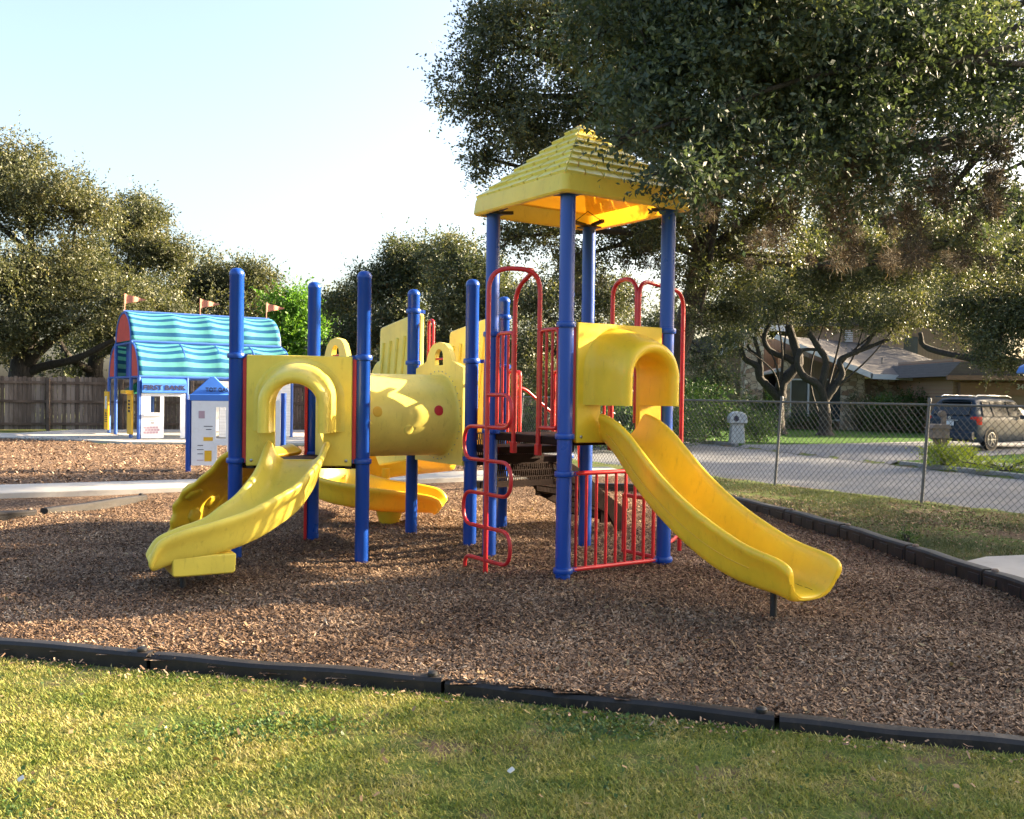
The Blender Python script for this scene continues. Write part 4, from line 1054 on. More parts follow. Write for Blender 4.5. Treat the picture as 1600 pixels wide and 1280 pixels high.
# other walls of the pretend town under the canopy
panel_with('play_wall', 2.35, TL-.05, .03, 1.75, 'slats', [(2.9, 3.4, .7, 1.3)], th=.05)
gb = panel_with('back_wall', 2.5, 3.9, .03, 1.30, 'white', [(2.7, 3.2, .03, 1.15)], base=O+ee*(HB-.1))
gr_ = MB().loft([[O+ee*(HB-.5)+le*u+nf_*x+Z*z for u, x, z in ((.3, -.4, 1.32), (1.9, -.4, 1.32), (1.9, .4, 1.32), (.3, .4, 1.32))], [O+ee*(HB-.5)+le*u+nf_*x+Z*z for u, x, z in ((.8, -.03, 1.74), (1.4, -.03, 1.74), (1.4, .03, 1.74), (.8, .03, 1.74))]]).build('green_play_roof', 'green', can)
for p0_, sgx, lines in ((ee*.12, 1, 1), (ee*(HB-.75), 0, 0)):
    q = O+p0_-le*.13; pan = panel_with('telephone_panel' if lines else 'news_panel', 0, .62, .14, 1.42 if lines else 1.38, 'gold', [], base=q, a=ee, n=-le, th=.05)
    if lines:
        hd = MB(); hd.loft([[q+ee*u-le*x+Z*z for u, x, z in ((0, .0, 1.30), (.64, .0, 1.30), (.64, .0, 1.44), (0, .0, 1.44))], [q+ee*u-le*x+Z*z for u, x, z in ((.0, .22, 1.34), (.7, .22, 1.34), (.7, .22, 1.44), (.0, .22, 1.44))]]).build('telephone_hood', 'gold', can, bevel=.01)
        for k in range(4):
            for j in range(3): MB().box(q+ee*(.24+.07*j)-le*.053+Z*(1.12-.10*k), (.03, .045, .06), Matrix.Rotation(math.atan2(-le.y, -le.x), 3, 'Z')).build('keypad_mark', 'ink', pan, smooth=0)
    else:
        MB().box(q+ee*.32-le*.053+Z*1.02, (.006, .3, .42), Matrix.Rotation(math.atan2(-le.y, -le.x), 3, 'Z')).build('display_pane', 'mailwhite', pan, smooth=0)
        for k in range(5): MB().box(q+ee*.32-le*.053+Z*(.66-.065*k), (.006, .40 if k else .14, .02 if k else .07), Matrix.Rotation(math.atan2(-le.y, -le.x), 3, 'Z')).build('printed_line', 'ink', pan, smooth=0)
finish(can, tuple(O+le*TL/2+ee*HB/2-Z*.06+Z*.06))

# ---- little gas booth on its own post
gx = empty('play_booth', label='small white play booth with blue gabled roof lettered TOT GAS, behind the climbing wall', cat='play booth')
gc = Vector((-6.03, 18.15, 0)); ga = Vector((.97, .25, 0)).normalized(); gn = Vector((ga.y, -ga.x, 0))
panel_with('booth_wall', 0, 1.62, .12, 1.36, 'white', [(.44, .62, .62, 1.22), (.46, .64, .12, .50), (.95, 1.3, .6, 1.2)], base=gc, a=ga, parent=gx, th=.05)
panel_with('booth_wall', 0, .55, .12, 1.36, 'white', [(.15, .4, .62, 1.22)], base=gc+ga*.0-gn*.0, a=-gn, n=-ga, parent=gx, th=.05)
r0, r1 = gc-gn*.30, 0
rf = MB()
ra, rb_ = -.04, .76; z0, z1, z2 = 1.34, 1.47, 1.80
rf.loft([[gc+ga*u+gn*v+Z*z for u, v in ((ra, -.6), (rb_, -.6), (rb_, .06), (ra, .06))] for z in (z0, z1-.01)]+[[gc+ga*u+gn*v+Z*z1 for u, v in ((ra+.04, -.57), (rb_-.04, -.57), (rb_-.04, .03), (ra+.04, .03))], [gc+ga*u+gn*v+Z*z2 for u, v in ((.33, -.55), (.39, -.55), (.39, -.1), (.33, -.1))]])
rfo = rf.build('booth_roof', 'bankblue', gx, bevel=.01)
text('booth_lettering', 'TOT GAS', .105, frame4(gc+ga*.45+gn*.02+Z*1.55, ga, (gn*-.30+Z*.95)), 'ink', rfo, .014, .0, .95)
MB().tube([gc-ga*.06-Z*.1, gc-ga*.06+Z*1.36], .05, 12).build('booth_post', 'blue', gx)
MB().tube([gc+ga*1.68-Z*.1, gc+ga*1.68+Z*1.5], .05, 12).build('booth_post', 'blue', gx)
Rg = Matrix.Rotation(math.atan2(ga.y, ga.x), 3, 'Z')
for u, z, w, h, mt in ((.18, 1.08, .11, .14, 'mauve'), (.30, .86, .16, .012, 'ink'), (.31, .80, .10, .012, 'ink'), (.30, .62, .17, .07, 'gold'), (.16, .50, .10, .012, 'ink'), (.16, .42, .12, .012, 'ink'), (.16, .34, .10, .012, 'ink'), (.30, .30, .13, .20, 'gold'), (.16, .22, .12, .015, 'mauve')):
    MB().box(gc+ga*u+gn*.053+Z*z, (w, .006, h), Rg).build('printed_mark', mt, gx, smooth=0)
MB().lathe([(.085, 0), (.085, .004), (.075, .004), (.075, 0)], gc+ga*1.45+gn*.052+Z*1.0, 20, gn.to_track_quat('Z', 'Y').to_matrix()).build('dial', 'ink', gx)
finish(gx, tuple(gc))

# ================================================================== wooden fence
wf = empty('wooden_fence', label='weathered grey brown board fence with rails and posts at the back left', cat='wooden fence')
w0 = Vector((-28, 30.6, 0)); wd = Vector((.955, .297, 0)).normalized(); wn_ = Vector((wd.y, -wd.x, 0)); rgf = random.Random(5)
for k in range(14):
    q = w0+wd*(2.42*k)
    m = MB(); x = 0
    while x < 2.41:
        w = min(.14, 2.42-x-.004); h = 1.92+rgf.uniform(-.03, .035); y_ = rgf.uniform(-.009, .009)
        a_ = q+wd*(x+.004); b_ = q+wd*(x+w-.004)
        poly = [a_+Z*.05, b_+Z*.05, b_+Z*(h-.03), b_+Z*h-wd*.03, a_+Z*h+wd*.03, a_+Z*(h-.03)]
        m.prism([p-wn_*(.02+y_) for p in poly], -wn_*.018); x += w+.003
    m.build('board_panel', 'boards', wf, smooth=0)
    for z in (.25, 1.05, 1.72): MB().bar(q+Z*z+wn_*.0, q+wd*2.42+Z*z, .045, .09).build('rail', 'fencewood', wf)
    MB().bar(q+wn_*.06-Z*.1, q+wn_*.06+Z*1.86, .1, .1).build('post', 'oldwood' if k % 3 == 1 else 'fencewood', wf, bevel=.006)
finish(wf, tuple(w0+wd*16))

# ================================================================== chain-link fence
def chainlink(name, P, H, label, lean=Vector((0, 0, 0)), pitch=.108, posts=True, wire=.0038, base=-.03, grp=None):
    root = empty(name, label=label, cat='wire fence', group=grp)
    for a, b in zip(P[:-1], P[1:]):
        a = Vector((*a, 0)); b = Vector((*b, 0)); L = (b-a).length; d = (b-a)/L; nrm = d.cross(Z)
        U = (Z*H+lean); Hh = H; n = int((L+Hh)/pitch)
        V = []; F = []
        for s in (0, 1):
            for k in range(n):
                x0 = -Hh+k*pitch if s == 0 else k*pitch
                if s == 0: p = (x0, 0.0); q = (x0+Hh, 1.0)
                else: p = (x0, 0.0); q = (x0-Hh, 1.0)
                # clip to 0..L
                def clip(p, q):
                    (x1, y1), (x2, y2) = p, q
                    if x1 < 0: y1 = y1+(0-x1)*(y2-y1)/(x2-x1); x1 = 0
                    if x2 < 0: y2 = y1+(0-x1)*(y2-y1)/(x2-x1); x2 = 0
                    if x1 > L: y1 = y1+(L-x1)*(y2-y1)/(x2-x1); x1 = L
                    if x2 > L: y2 = y1+(L-x1)*(y2-y1)/(x2-x1); x2 = L
                    return (x1, y1), (x2, y2)
                if (p[0] < 0 and q[0] < 0) or (p[0] > L and q[0] > L): continue
                p, q = clip(p, q)
                if abs(p[0]-q[0]) < .01: continue
                pa = a+d*p[0]+Z*base+U*p[1]+nrm*(wire*(s-.5)*1.4); pb = a+d*q[0]+Z*base+U*q[1]+nrm*(wire*(s-.5)*1.4)
                t = (pb-pa).normalized(); u = nrm; w = t.cross(u); i0 = len(V)
                for c in (pa, pb):
                    for ang in (90, 210, 330): V.append(c+(u*math.cos(math.radians(ang))+w*math.sin(math.radians(ang)))*wire)
                F += [(i0, i0+1, i0+4, i0+3), (i0+1, i0+2, i0+5, i0+4), (i0+2, i0, i0+3, i0+5)]
        o = npmesh('wire_mesh', np.array([tuple(v) for v in V]), np.array(F), 'galv', root)
        MB().tube([a+Z*base+U*1.0, b+Z*base+U*1.0], .019, 10).build('top_rail', 'galv', root)
        MB().tube([a-Z*.15, a+U*1.03], .024, 12).build('post', 'galv', root)
        cap = MB(); cap.lathe([(.030, -.03), (.030, .015), (.018, .03)], a+U*1.03, 12); cap.build('post_cap', 'galv', root)
    finish(root, (*P[0], 0)); return root
fu = Vector((.502, -.865)); f0 = Vector((4.68, 17.1))
pts_ = [tuple(f0+fu*(3.0*k)) for k in range(-4, 4)]
chainlink('chain_link_fence', pts_, 1.50, 'leaning grey chain-link fence running along the street side at right', lean=Vector((.115, .05, 0)))
e0 = pts_[0]; 
chainlink('rear_fence', [(e0[0]-4.0, e0[1]+1.3), (e0[0]-2.0, e0[1]+.7), (e0[0]-.15, e0[1]+.1)], 1.50, 'chain-link fence with green windscreen seen through the tower rails')
gs = MB().prism([Vector((e0[0]-4.0, e0[1]+1.42, .1)), Vector((e0[0]-.15, e0[1]+.16, .1)), Vector((e0[0]-.15, e0[1]+.16, 1.45)), Vector((e0[0]-4.0, e0[1]+1.42, 1.45))], (0, .004, 0)).build('windscreen', 'screen'); tag(gs, 'dark green windscreen cloth tied on the rear wire fence', 'windscreen')

# ================================================================== the house across the street
house = empty('ranch_house', label='tan and limestone ranch house with grey shingle roof and white fascia across the street', cat='house')
def hwall(name, pts, d, depth, mat, par=house, bevel=0):
    return MB().prism([at(px, py, d) for px, py in pts], (0, depth, 0)).build(name, mat, par, smooth=0, bevel=bevel)
hwall('wing_wall', [(1050, 685), (1166, 685), (1166, 520), (1120, 545), (1050, 560)], 56.5, 6, 'siding')
hwall('garage_door', [(1062, 676), (1152, 676), (1152, 598), (1062, 598)], 56.3, .15, 'garage')
hwall('wing_fascia', [(1108, 553), (1200, 512), (1200, 519), (1112, 560)], 55.9, .5, 'fascia')
hwall('chimney', [(1164, 685), (1192, 685), (1192, 514), (1164, 514)], 55.2, 2, 'stone')
hwall('entry_wall', [(1190, 685), (1240, 685), (1240, 530), (1190, 530)], 57.5, 4, 'siding')
hwall('door', [(1201, 678), (1222, 678), (1222, 588), (1201, 588)], 57.3, .15, 'ink')
hwall('porch_roof', [(1192, 584), (1222, 574), (1222, 580), (1192, 586)], 55.6, 2, 'fascia')
gw = hwall('gable_wall', [(1224, 685), (1316, 685), (1360, 685), (1360, 596), (1232, 548), (1224, 546)], 55.4, 5, 'siding')
for x0, x1 in ((1235, 1262), (1286, 1314)):
    w = hwall('window', [(x0, 657), (x1, 657), (x1, 593), (x0, 593)], 55.30, .10, 'glass')
    fr_ = MB(); 
    for a_, b_ in (((x0-1, 593), (x1+1, 593)), ((x0-1, 657), (x1+1, 657))): fr_.bar(at(*a_, 55.25), at(*b_, 55.25), .08, .09)
    for xx in (x0-.5, x1+.5): fr_.bar(at(xx, 592, 55.24), at(xx, 658, 55.24), .08, .09)
    fr_.build('frame', 'fascia', w, smooth=0)
hwall('window', [(1262, 657), (1286, 657), (1286, 593), (1262, 593)], 55.33, .06, 'glass')
hwall('stone_pier', [(1314, 685), (1350, 685), (1350, 588), (1314, 572)], 55.15, 1.2, 'stone')
hwall('stone_pier', [(1222, 685), (1234, 685), (1234, 560), (1222, 556)], 55.15, 1.0, 'stone')
hwall('stone_wall', [(1350, 685), (1512, 685), (1512, 592), (1350, 592)], 55.8, 5, 'stone')
hwall('window', [(1425, 606), (1447, 606), (1447, 600), (1425, 600)], 55.7, .15, 'glass')
hwall('gable_fascia', [(1208, 529), (1212, 523), (1363, 583), (1362, 592)], 53.9, .12, 'fascia')
hwall('eave_fascia', [(1360, 584), (1480, 590), (1480, 597), (1360, 592)], 53.9, .12, 'fascia')
rp = [at(1210, 524, 54), at(1363, 584, 54), at(1480, 590.5, 54), at(1512, 583, 58), at(1400, 542, 63), at(1300, 532, 63)]
rm = MB(); top_ = [p for p in rp]; rm.add(top_+[p-Z*.12 for p in top_], [(0, 1, 5), (1, 4, 5), (1, 2, 4), (2, 3, 4), (6, 11, 7), (7, 11, 10), (7, 10, 8), (8, 10, 9), (0, 5, 11, 6), (0, 6, 7, 1), (1, 7, 8, 2), (2, 8, 9, 3), (3, 9, 10, 4), (4, 10, 11, 5)])
rf_ = rm.build('roof', 'shingle', house, smooth=0)
MB().lathe([(.05, 0), (.05, .5)], at(1377, 572, 57), 8).build('vent_pipe', 'galv', rf_)
MB().lathe([(.05, 0), (.05, .45)], at(1330, 556, 58), 8).build('vent_pipe', 'galv', rf_)
up_ = hwall('upper_storey', [(1262, 590), (1410, 590), (1410, 506), (1262, 506)], 63.2, 8, 'siding')
hwall('upper_storey', [(1410, 600), (1560, 600), (1560, 515), (1410, 512)], 64.5, 8, 'siding')
lv = MB()
for k in range(7): lv.bar(at(1318, 517+3.2*k, 63.1), at(1330, 517+3.2*k, 63.1), .05, .07)
lv.build('louvre', 'fascia', up_, smooth=0)
hwall('window', [(1410, 552), (1432, 556), (1432, 527), (1410, 524)], 64.3, .15, 'glass')
hwall('roof', [(1180, 511), (1420, 507), (1420, 500), (1180, 500)], 62.6, 9, 'shingle')
hwall('fascia', [(1180, 516), (1232, 518), (1232, 509), (1180, 507)], 60, .3, 'fascia')
hwall('roof', [(1050, 560), (1110, 555), (1175, 522), (1120, 520), (1050, 540)], 57, 6, 'shingle')
finish(house, tuple(Vector((18.5, 57, -.25))))
h2 = empty('garage_house', label='brown house with tan garage door and brick pier behind the parked car', cat='house')
hwall('wall', [(1488, 700), (1760, 700), (1760, 560), (1488, 560)], 49, 7, 'brick', h2)
MB().prism([at(1500, 618, 48.6), at(1760, 618, 48.6), at(1760, 598, 48.6), at(1500, 598, 48.6)], (0, .3, 0)).build('header', mpaint('brown header', (.17, .10, .07), .7), h2, smooth=0)
hwall('garage_door', [(1513, 700), (1700, 700), (1700, 613), (1513, 613)], 48.85, .1, 'garage', h2)
hwall('roof', [(1478, 588), (1500, 565), (1780, 560), (1780, 590)], 47.6, 9, 'shingle', h2)
MB().bar(at(1478, 590, 47.5), at(1780, 592, 47.5), .15, .22).build('fascia', mpaint('brown fascia', (.14, .085, .06), .7), h2)
text('house_number', '342', .38, frame4(at(1596, 605, 48.5), (1, 0, 0)), 'fascia', h2, .02)
finish(h2, tuple(Vector((24, 50, -.25))))
h3 = empty('neighbour_house', label='dim tan house at the far left end of the street, behind the big oak', cat='house')
hwall('wall', [(930, 676), (1052, 676), (1052, 560), (930, 575)], 62, 6, 'siding', h3); hwall('roof', [(920, 575), (985, 540), (1068, 556), (1060, 565)], 61, 8, 'shingle', h3)
hwall('window', [(960, 640), (995, 640), (995, 600), (960, 600)], 61.85, .1, 'glass', h3)
finish(h3, tuple(Vector((9, 62, -.3))))
# blue awning corner at the right edge
aw = MB(); p = at(1606, 572, 12); aw.loft([[p+Vector(v) for v in ((0, -1.1, .0), (1.2, -1.1, .42), (1.2, .0, .42), (0, .0, .0))], [p+Vector(v) for v in ((-.05, -1.1, -.10), (1.2, -1.1, -.10), (1.2, .0, -.10), (-.05, .0, -.10))]])
awr = empty('blue_canopy', label='corner of a blue canopy roof poking in at the right edge', cat='canopy')
o = aw.build('canopy_roof', 'bankblue', awr, bevel=.03); o.location.x -= .13
MB().tube([p+Vector((.9, -.5, -2.0)), p+Vector((.9, -.5, .0))], .05).build('post', 'frame', awr)
finish(awr, (p.x+.6, p.y+.5, 0))

# ================================================================== SUV
def suv():
    r = empty('parked_suv', label='dark slate SUV parked on the driveway, seen from its rear right', cat='SUV')
    # local: x forward, y left, z up ; origin on ground below the rear bumper centre
    def sec(x, w, zb, zs, zt, wt, rr=.08):
        # cross-section from bottom, shoulder, roof
        return [(-w*.86, zb), (-w*.97, zb+.10), (-w, zb+.32), (-w, zs-.10), (-w*.97, zs), (-wt-.02, zs+(zt-zs)*.82), (-wt*.86, zt-.015), (-wt*.4, zt+.02), (wt*.4, zt+.02), (wt*.86, zt-.015), (wt+.02, zs+(zt-zs)*.82), (w*.97, zs), (w, zs-.10), (w, zb+.32), (w*.97, zb+.10), (w*.86, zb)]
    st = [(.0, .80, .42, .98, 1.00, .74), (.05, .88, .34, 1.08, 1.12, .76), (.16, .93, .30, 1.12, 1.30, .76), (.34, .945, .28, 1.13, 1.66, .72), (.5, .95, .26, 1.13, 1.76, .70), (1.2, .955, .25, 1.11, 1.80, .70), (2.2, .955, .25, 1.08, 1.79, .70), (2.9, .955, .25, 1.06, 1.72, .68), (3.45, .95, .25, 1.05, 1.36, .72), (3.75, .945, .26, 1.04, 1.10, .80), (4.5, .92, .28, .93, .98, .76), (4.75, .84, .34, .78, .84, .66), (4.82, .74, .42, .66, .70, .56)]
    body = MB().loft([[Vector((s[0], y, z)) for y, z in sec(*s)] for s in st]).build('body', 'carpaint', r, smooth=35, bevel=.03, seg=3)
    MB().prism([Vector(v) for v in ((.055, -.66, 1.17), (.055, .66, 1.17), (.315, .60, 1.62), (.315, -.60, 1.62))], (-.04, 0, .02)).build('rear_window', 'carglass', r, bevel=.01)
    for s in (-1, 1):
        y = .955*s
        for x0, x1, t0, t1 in ((.42, 1.0, .62, 1.0), (1.08, 2.0, 1.08, 2.0), (2.08, 2.95, 2.08, 2.75)):
            MB().prism([Vector((x0, .935*s, 1.15)), Vector((x1, .935*s, 1.14)), Vector((t1, .745*s, 1.64)), Vector((t0, .745*s, 1.66))], (0, .012*s, .004)).build('side_window', 'carglass', r)
        MB().tube([Vector((.45, .62*s, 1.80)), Vector((.6, .62*s, 1.86)), Vector((2.5, .62*s, 1.85)), Vector((2.7, .62*s, 1.79))], .022, 8).build('roof_rail', 'alloy', r)
        tl = MB(); tl.loft([[Vector((x, yy*s, z)) for x, yy in ((.02, .72), (.03, .84), (.12, .925), (.34, .958), (.30, .93), (.14, .88), (.10, .72))] for z in (.86, 1.0, 1.14)]); tl.build('tail_light', 'lens', r, bevel=.01)
        MB().box((2.75, 1.04*s, 1.12), (.12, .20, .14)).build('wing_mirror', 'carpaint', r, bevel=.04)
        for x in (.92, 3.78):
            Rm = Matrix.Rotation(math.pi/2*(-s), 3, 'X')
            w = MB().lathe([(.20, -.20), (.35, -.20), (.365, -.17), (.365, -.03), (.35, 0), (.25, .004), (.24, -.03)], (x, .80*s+.165*s, .365), 32, Rm).build('wheel', 'tyre', r)
            rim = MB(); rim.lathe([(.245, -.02), (.245, .006), (.232, .008), (.225, -.03), (.05, -.035), (.045, .0), (.001, .004)], (x, .80*s+.165*s, .365), 32, Rm)
            for k in range(6):
                a_ = k*math.pi/3; rim.bar((x+.04*math.cos(a_), .965*s, .365+.04*math.sin(a_)), (x+.23*math.cos(a_), .965*s, .365+.23*math.sin(a_)), .012, .05, up=(0, 1, 0))
            rim.build('rim', 'alloy', w)
            ar = MB(); ar.tube([Vector((x+.41*math.cos(t), .952*s, .38+.41*math.sin(t))) for t in [math.pi*k/12 for k in range(13)]], .018, 6); ar.build('wheel_arch', 'black', r)
            MB().lathe([(.40, 0), (.40, .012)], (x, .948*s, .37), 32, Rm).build('wheel_well', 'black', r)
    MB().loft([[Vector((x, y, z)) for x, z in ((.02, .34), (-.10, .38), (-.12, .58), (-.02, .64), (.1, .62))] for y in (-.86, -.7, 0, .7, .86)]).build('bumper', 'carpaint', r, smooth=60)
    MB().box((-.055, 0, .90), (.02, .34, .155)).build('number_plate', 'plate', r, bevel=.004)
    MB().box((-.045, 0, 1.005), (.03, .62, .03)).build('trim_strip', 'alloy', r, bevel=.006)
    MB().lathe([(.055, 0), (.055, .012), (.038, .014), (.036, .004)], (-.03, 0, 1.09), 20, Matrix.Rotation(-math.pi/2, 3, 'Y')).build('badge', 'alloy', r)
    MB().box((.23, 0, 1.80), (.34, 1.2, .035)).build('spoiler', 'carpaint', r, bevel=.012)
    r.scale = (1.07, 1.07, 1.07); r.location = (16.05, 35.3, float(gz(17.5, 36))+.02); r.rotation_euler = (0, 0, math.radians(90-56))
suv()

# ================================================================== mailboxes
def at0(px, d, zg): p = at(px, 600, d); return Vector((p.x, d, zg))
p = at0(1152, 39.6, -.38)
mb = empty('stone_mailbox', p, 'white painted masonry mailbox pillar with a rounded head by the kerb', 'mailbox')
MB().loft([[Vector((x*k, y*k, z)) for x, y in ((-.30, -.22), (.30, -.22), (.30, .22), (-.30, .22))] for z, k in ((-.1, 1.0), (.1, .98), (.75, .86), (.86, .86))]).build('pillar', 'mailwhite', mb, bevel=.03)
hd = MB(); hd.loft([[Vector((.36*math.cos(t) if abs(math.cos(t)) > .01 else 0, yy, 1.02+.30*math.sin(t))) for t in [math.pi*k/10 for k in range(11)]]+[Vector((-.36, yy, .84)), Vector((.36, yy, .84))] for yy in (-.30, .30)]); hd.build('head', 'mailwhite', mb, bevel=.02)
MB().loft([[Vector((-.10+.11*math.cos(t), yy, 1.03+.12*math.sin(t))) for t in [math.pi*2*k/14 for k in range(14)]] for yy in (-.31, -.29)]).build('letter_door', 'ink', mb)
p = at0(1472, 27.6, -.36)
mb = empty('wooden_mailbox', p, 'rustic grey wooden mailbox on a post above the lime green bush', 'mailbox')
MB().bar((.05, 0, -.1), (.05, 0, 1.52), .12, .12).build('post', 'oldwood', mb, bevel=.01)
MB().loft([[Vector((.09*math.cos(t), yy, 1.50+.09*math.sin(t))) for t in [math.pi*2*k/12 for k in range(12)]] for yy in (-.08, .08)]).build('finial', 'oldwood', mb)
MB().loft([[Vector((x, y, z)) for x, y in ((-.34, -.2), (.14, -.2), (.14, .2), (-.34, .2))] for z in (.80, 1.08)]).build('box', 'oldwood', mb, bevel=.012)
MB().prism([Vector((-.40, -.24, 1.07)), Vector((.20, -.24, 1.07)), Vector((.12, -.24, 1.20)), Vector((-.32, -.24, 1.20))], (0, .48, 0)).build('lid', 'oldwood', mb, bevel=.01)
MB().bar((.05, 0, .45), (-.25, 0, .80), .06, .06).build('brace', 'oldwood', mb)
# ================================================================== trees and shrubs
def leaf_cloud(rg, centers, radii, per, leaf, twig=8, flat=.75, outw=None, droop=.15):
    """leaf sprigs round the given clump centres; returns quads"""
    per = np.asarray(per); tot = int(per.sum()); idx = np.repeat(np.arange(len(centers)), per)
    nt = max(1, tot//twig); ti = idx[::twig][:nt]; nt = len(ti)
    r = rg.normal(0, 1, (nt, 3)); r /= np.linalg.norm(r, axis=1)[:, None]; rad = rg.random(nt)**.45
    c = centers[ti]; o = c+r*rad[:, None]*radii[ti][:, None]*np.array([1, 1, flat])
    d = r*.7+rg.normal(0, .6, (nt, 3)); d[:, 2] -= droop; d /= np.linalg.norm(d, axis=1)[:, None]
    TL_ = leaf*rg.uniform(2.2, 4.5, nt)*np.where(rg.random(nt) < .12, 2.2, 1)
    P = np.repeat(o, twig, 0)+np.repeat(d, twig, 0)*(np.tile(np.linspace(.1, 1, twig), nt)*np.repeat(TL_, twig))[:, None]
    m = len(P); dd = np.repeat(d, twig, 0)
    ld = dd*.6+rg.normal(0, .65, (m, 3)); ld /= np.linalg.norm(ld, axis=1)[:, None]
    s = np.cross(ld, rg.normal(0, 1, (m, 3))); s /= np.linalg.norm(s, axis=1)[:, None]
    L = (leaf*rg.uniform(.6, 1.25, m))[:, None]; w = L*rg.uniform(.38, .55, m)[:, None]; nr = np.cross(ld, s)
    V = np.stack([P, P+ld*L*.5+s*w*.5+nr*w*.12, P+ld*L, P+ld*L*.5-s*w*.5+nr*w*.12], 1)
    return V.reshape(-1, 3)
def tree(name, label, cat, trunk, blobs, leaf, count, mat, seed=1, tr=.3, grp=None, moss=None, limbs=True, clump=.27, flat=.8, nclump=46, limb_r=.09, extra=None, bark='bark', cut=.0, crownname='crown', twigs=True):
    """trunk: polyline; blobs: (centre, radius, weight[, vertical squash])"""
    rg = np.random.default_rng(seed); rd = random.Random(seed)
    root = empty(name, label=label, cat=cat, group=grp); T = [Vector(p) for p in trunk]
    cc = []; rr = []; pp = []; lb = []
    vol = sum(b[1]**2*b[2] for b in blobs)
    for b in blobs:
        c, R, w = Vector(b[0]), b[1], b[2]; sq = b[3] if len(b) > 3 else flat
        n = max(6, int(nclump*(.6+.4*min(2, R/2)))); r = rg.normal(0, 1, (n, 3)); r /= np.linalg.norm(r, axis=1)[:, None]; rad = rg.random(n)**.48*rg.uniform(.85, 1.2, n)
        ctr = np.array(c)+r*rad[:, None]*R*np.array([1, 1, sq])*(1-clump*.5); cc.append(ctr)
        cr = R*clump*rg.uniform(.35, 1.45, n); rr.append(cr)
        k = cr**2*rg.uniform(.5, 1.3, n); k = k/k.sum()*count*(R**2*w/vol); pp.append(k.astype(int))
        if limbs:
            j = rd.randrange(max(0, len(T)-3), len(T)) if len(T) > 2 else len(T)-1
            q = min(T[1:], key=lambda t: (t-c).length) if rd.random() < .5 else T[j]
            m1 = q.lerp(c, .5)+Vector((rd.uniform(-1, 1), rd.uniform(-1, 1), rd.uniform(-.3, .8)))*.16*(c-q).length
            lb.append((spline([q, m1, c], 6), limb_r*(.7+.5*R/2)))
            for i in range(0, n, max(1, n//9)):
                e = Vector(ctr[i]); mm_ = c.lerp(e, .5)+Vector((rd.uniform(-1, 1), rd.uniform(-1, 1), rd.uniform(-1, 1)))*R*.14
                lb.append((spline([c, mm_, e], 4), limb_r*.36*(.5+R/3)))
    V = leaf_cloud(rg, np.concatenate(cc), np.concatenate(rr), np.concatenate(pp), leaf, flat=.85)
    F = np.arange(len(V)).reshape(-1, 4); cr_ = npmesh(crownname, V, F, mat, root)
    if len(T) > 1:
        m = MB(); tp = spline(T, 6); n = len(tp)
        m.tube(tp, [tr*(1.35 if i == 0 else 1)*(1-.55*i/n)*(1+.07*math.sin(i*1.9)) for i in range(n)], 14); m.build('trunk', bark, root, smooth=80)
    if extra:
        m = MB()
        for path, ra, rb in extra:
            q = spline([Vector(p) for p in path], 5); n = len(q); m.tube(q, [ra+(rb-ra)*i/(n-1)*(1)+.06*ra*math.sin(i*2.1) for i in range(n)], 9)
        m.build('limbs', bark, root, smooth=80)
    if lb:
        m = MB()
        for q, r0 in lb: n = len(q); m.tube(q, [max(.008, r0*(1-.7*i/n)) for i in range(n)], 6, caps=False)
        m.build('branches', bark, root, smooth=80)
    if moss is not None:
        mc, mr, mn = moss; k = len(mc); C_ = np.array([tuple(x) for x in mc]); idx = np.repeat(np.arange(k), mn)
        m_ = len(idx); r = rg.normal(0, 1, (m_, 3)); r /= np.linalg.norm(r, axis=1)[:, None]
        P = C_[idx]+r*(np.array(mr)[idx]*rg.random(m_)**.6)[:, None]*np.array([1, 1, 1.15])*.6; d = r+rg.normal(0, .55, (m_, 3)); d /= np.linalg.norm(d, axis=1)[:, None]
        s = np.cross(d, rg.normal(0, 1, (m_, 3))); s /= np.linalg.norm(s, axis=1)[:, None]; L = (np.array(mr)[idx]*rg.uniform(.4, 1.0, m_))[:, None]; w = .0045
        cv = rg.normal(0, .25, (m_, 3))*L
        V = np.stack([P-s*w, P+d*L*.5+cv-s*w, P+d*L, P+d*L*.5+cv+s*w], 1).reshape(-1, 3)
        o = npmesh('ball_moss', V, np.arange(len(V)).reshape(-1, 4), 'moss', root); o['kind'] = 'stuff'
    b = T[0]; finish(root, (b.x, b.y, b.z)); return root
def bl(px, py, d, rpx, w=1, sq=.8, dd=0): return (at(px, py, d), rpx/FPX*d, w, sq)

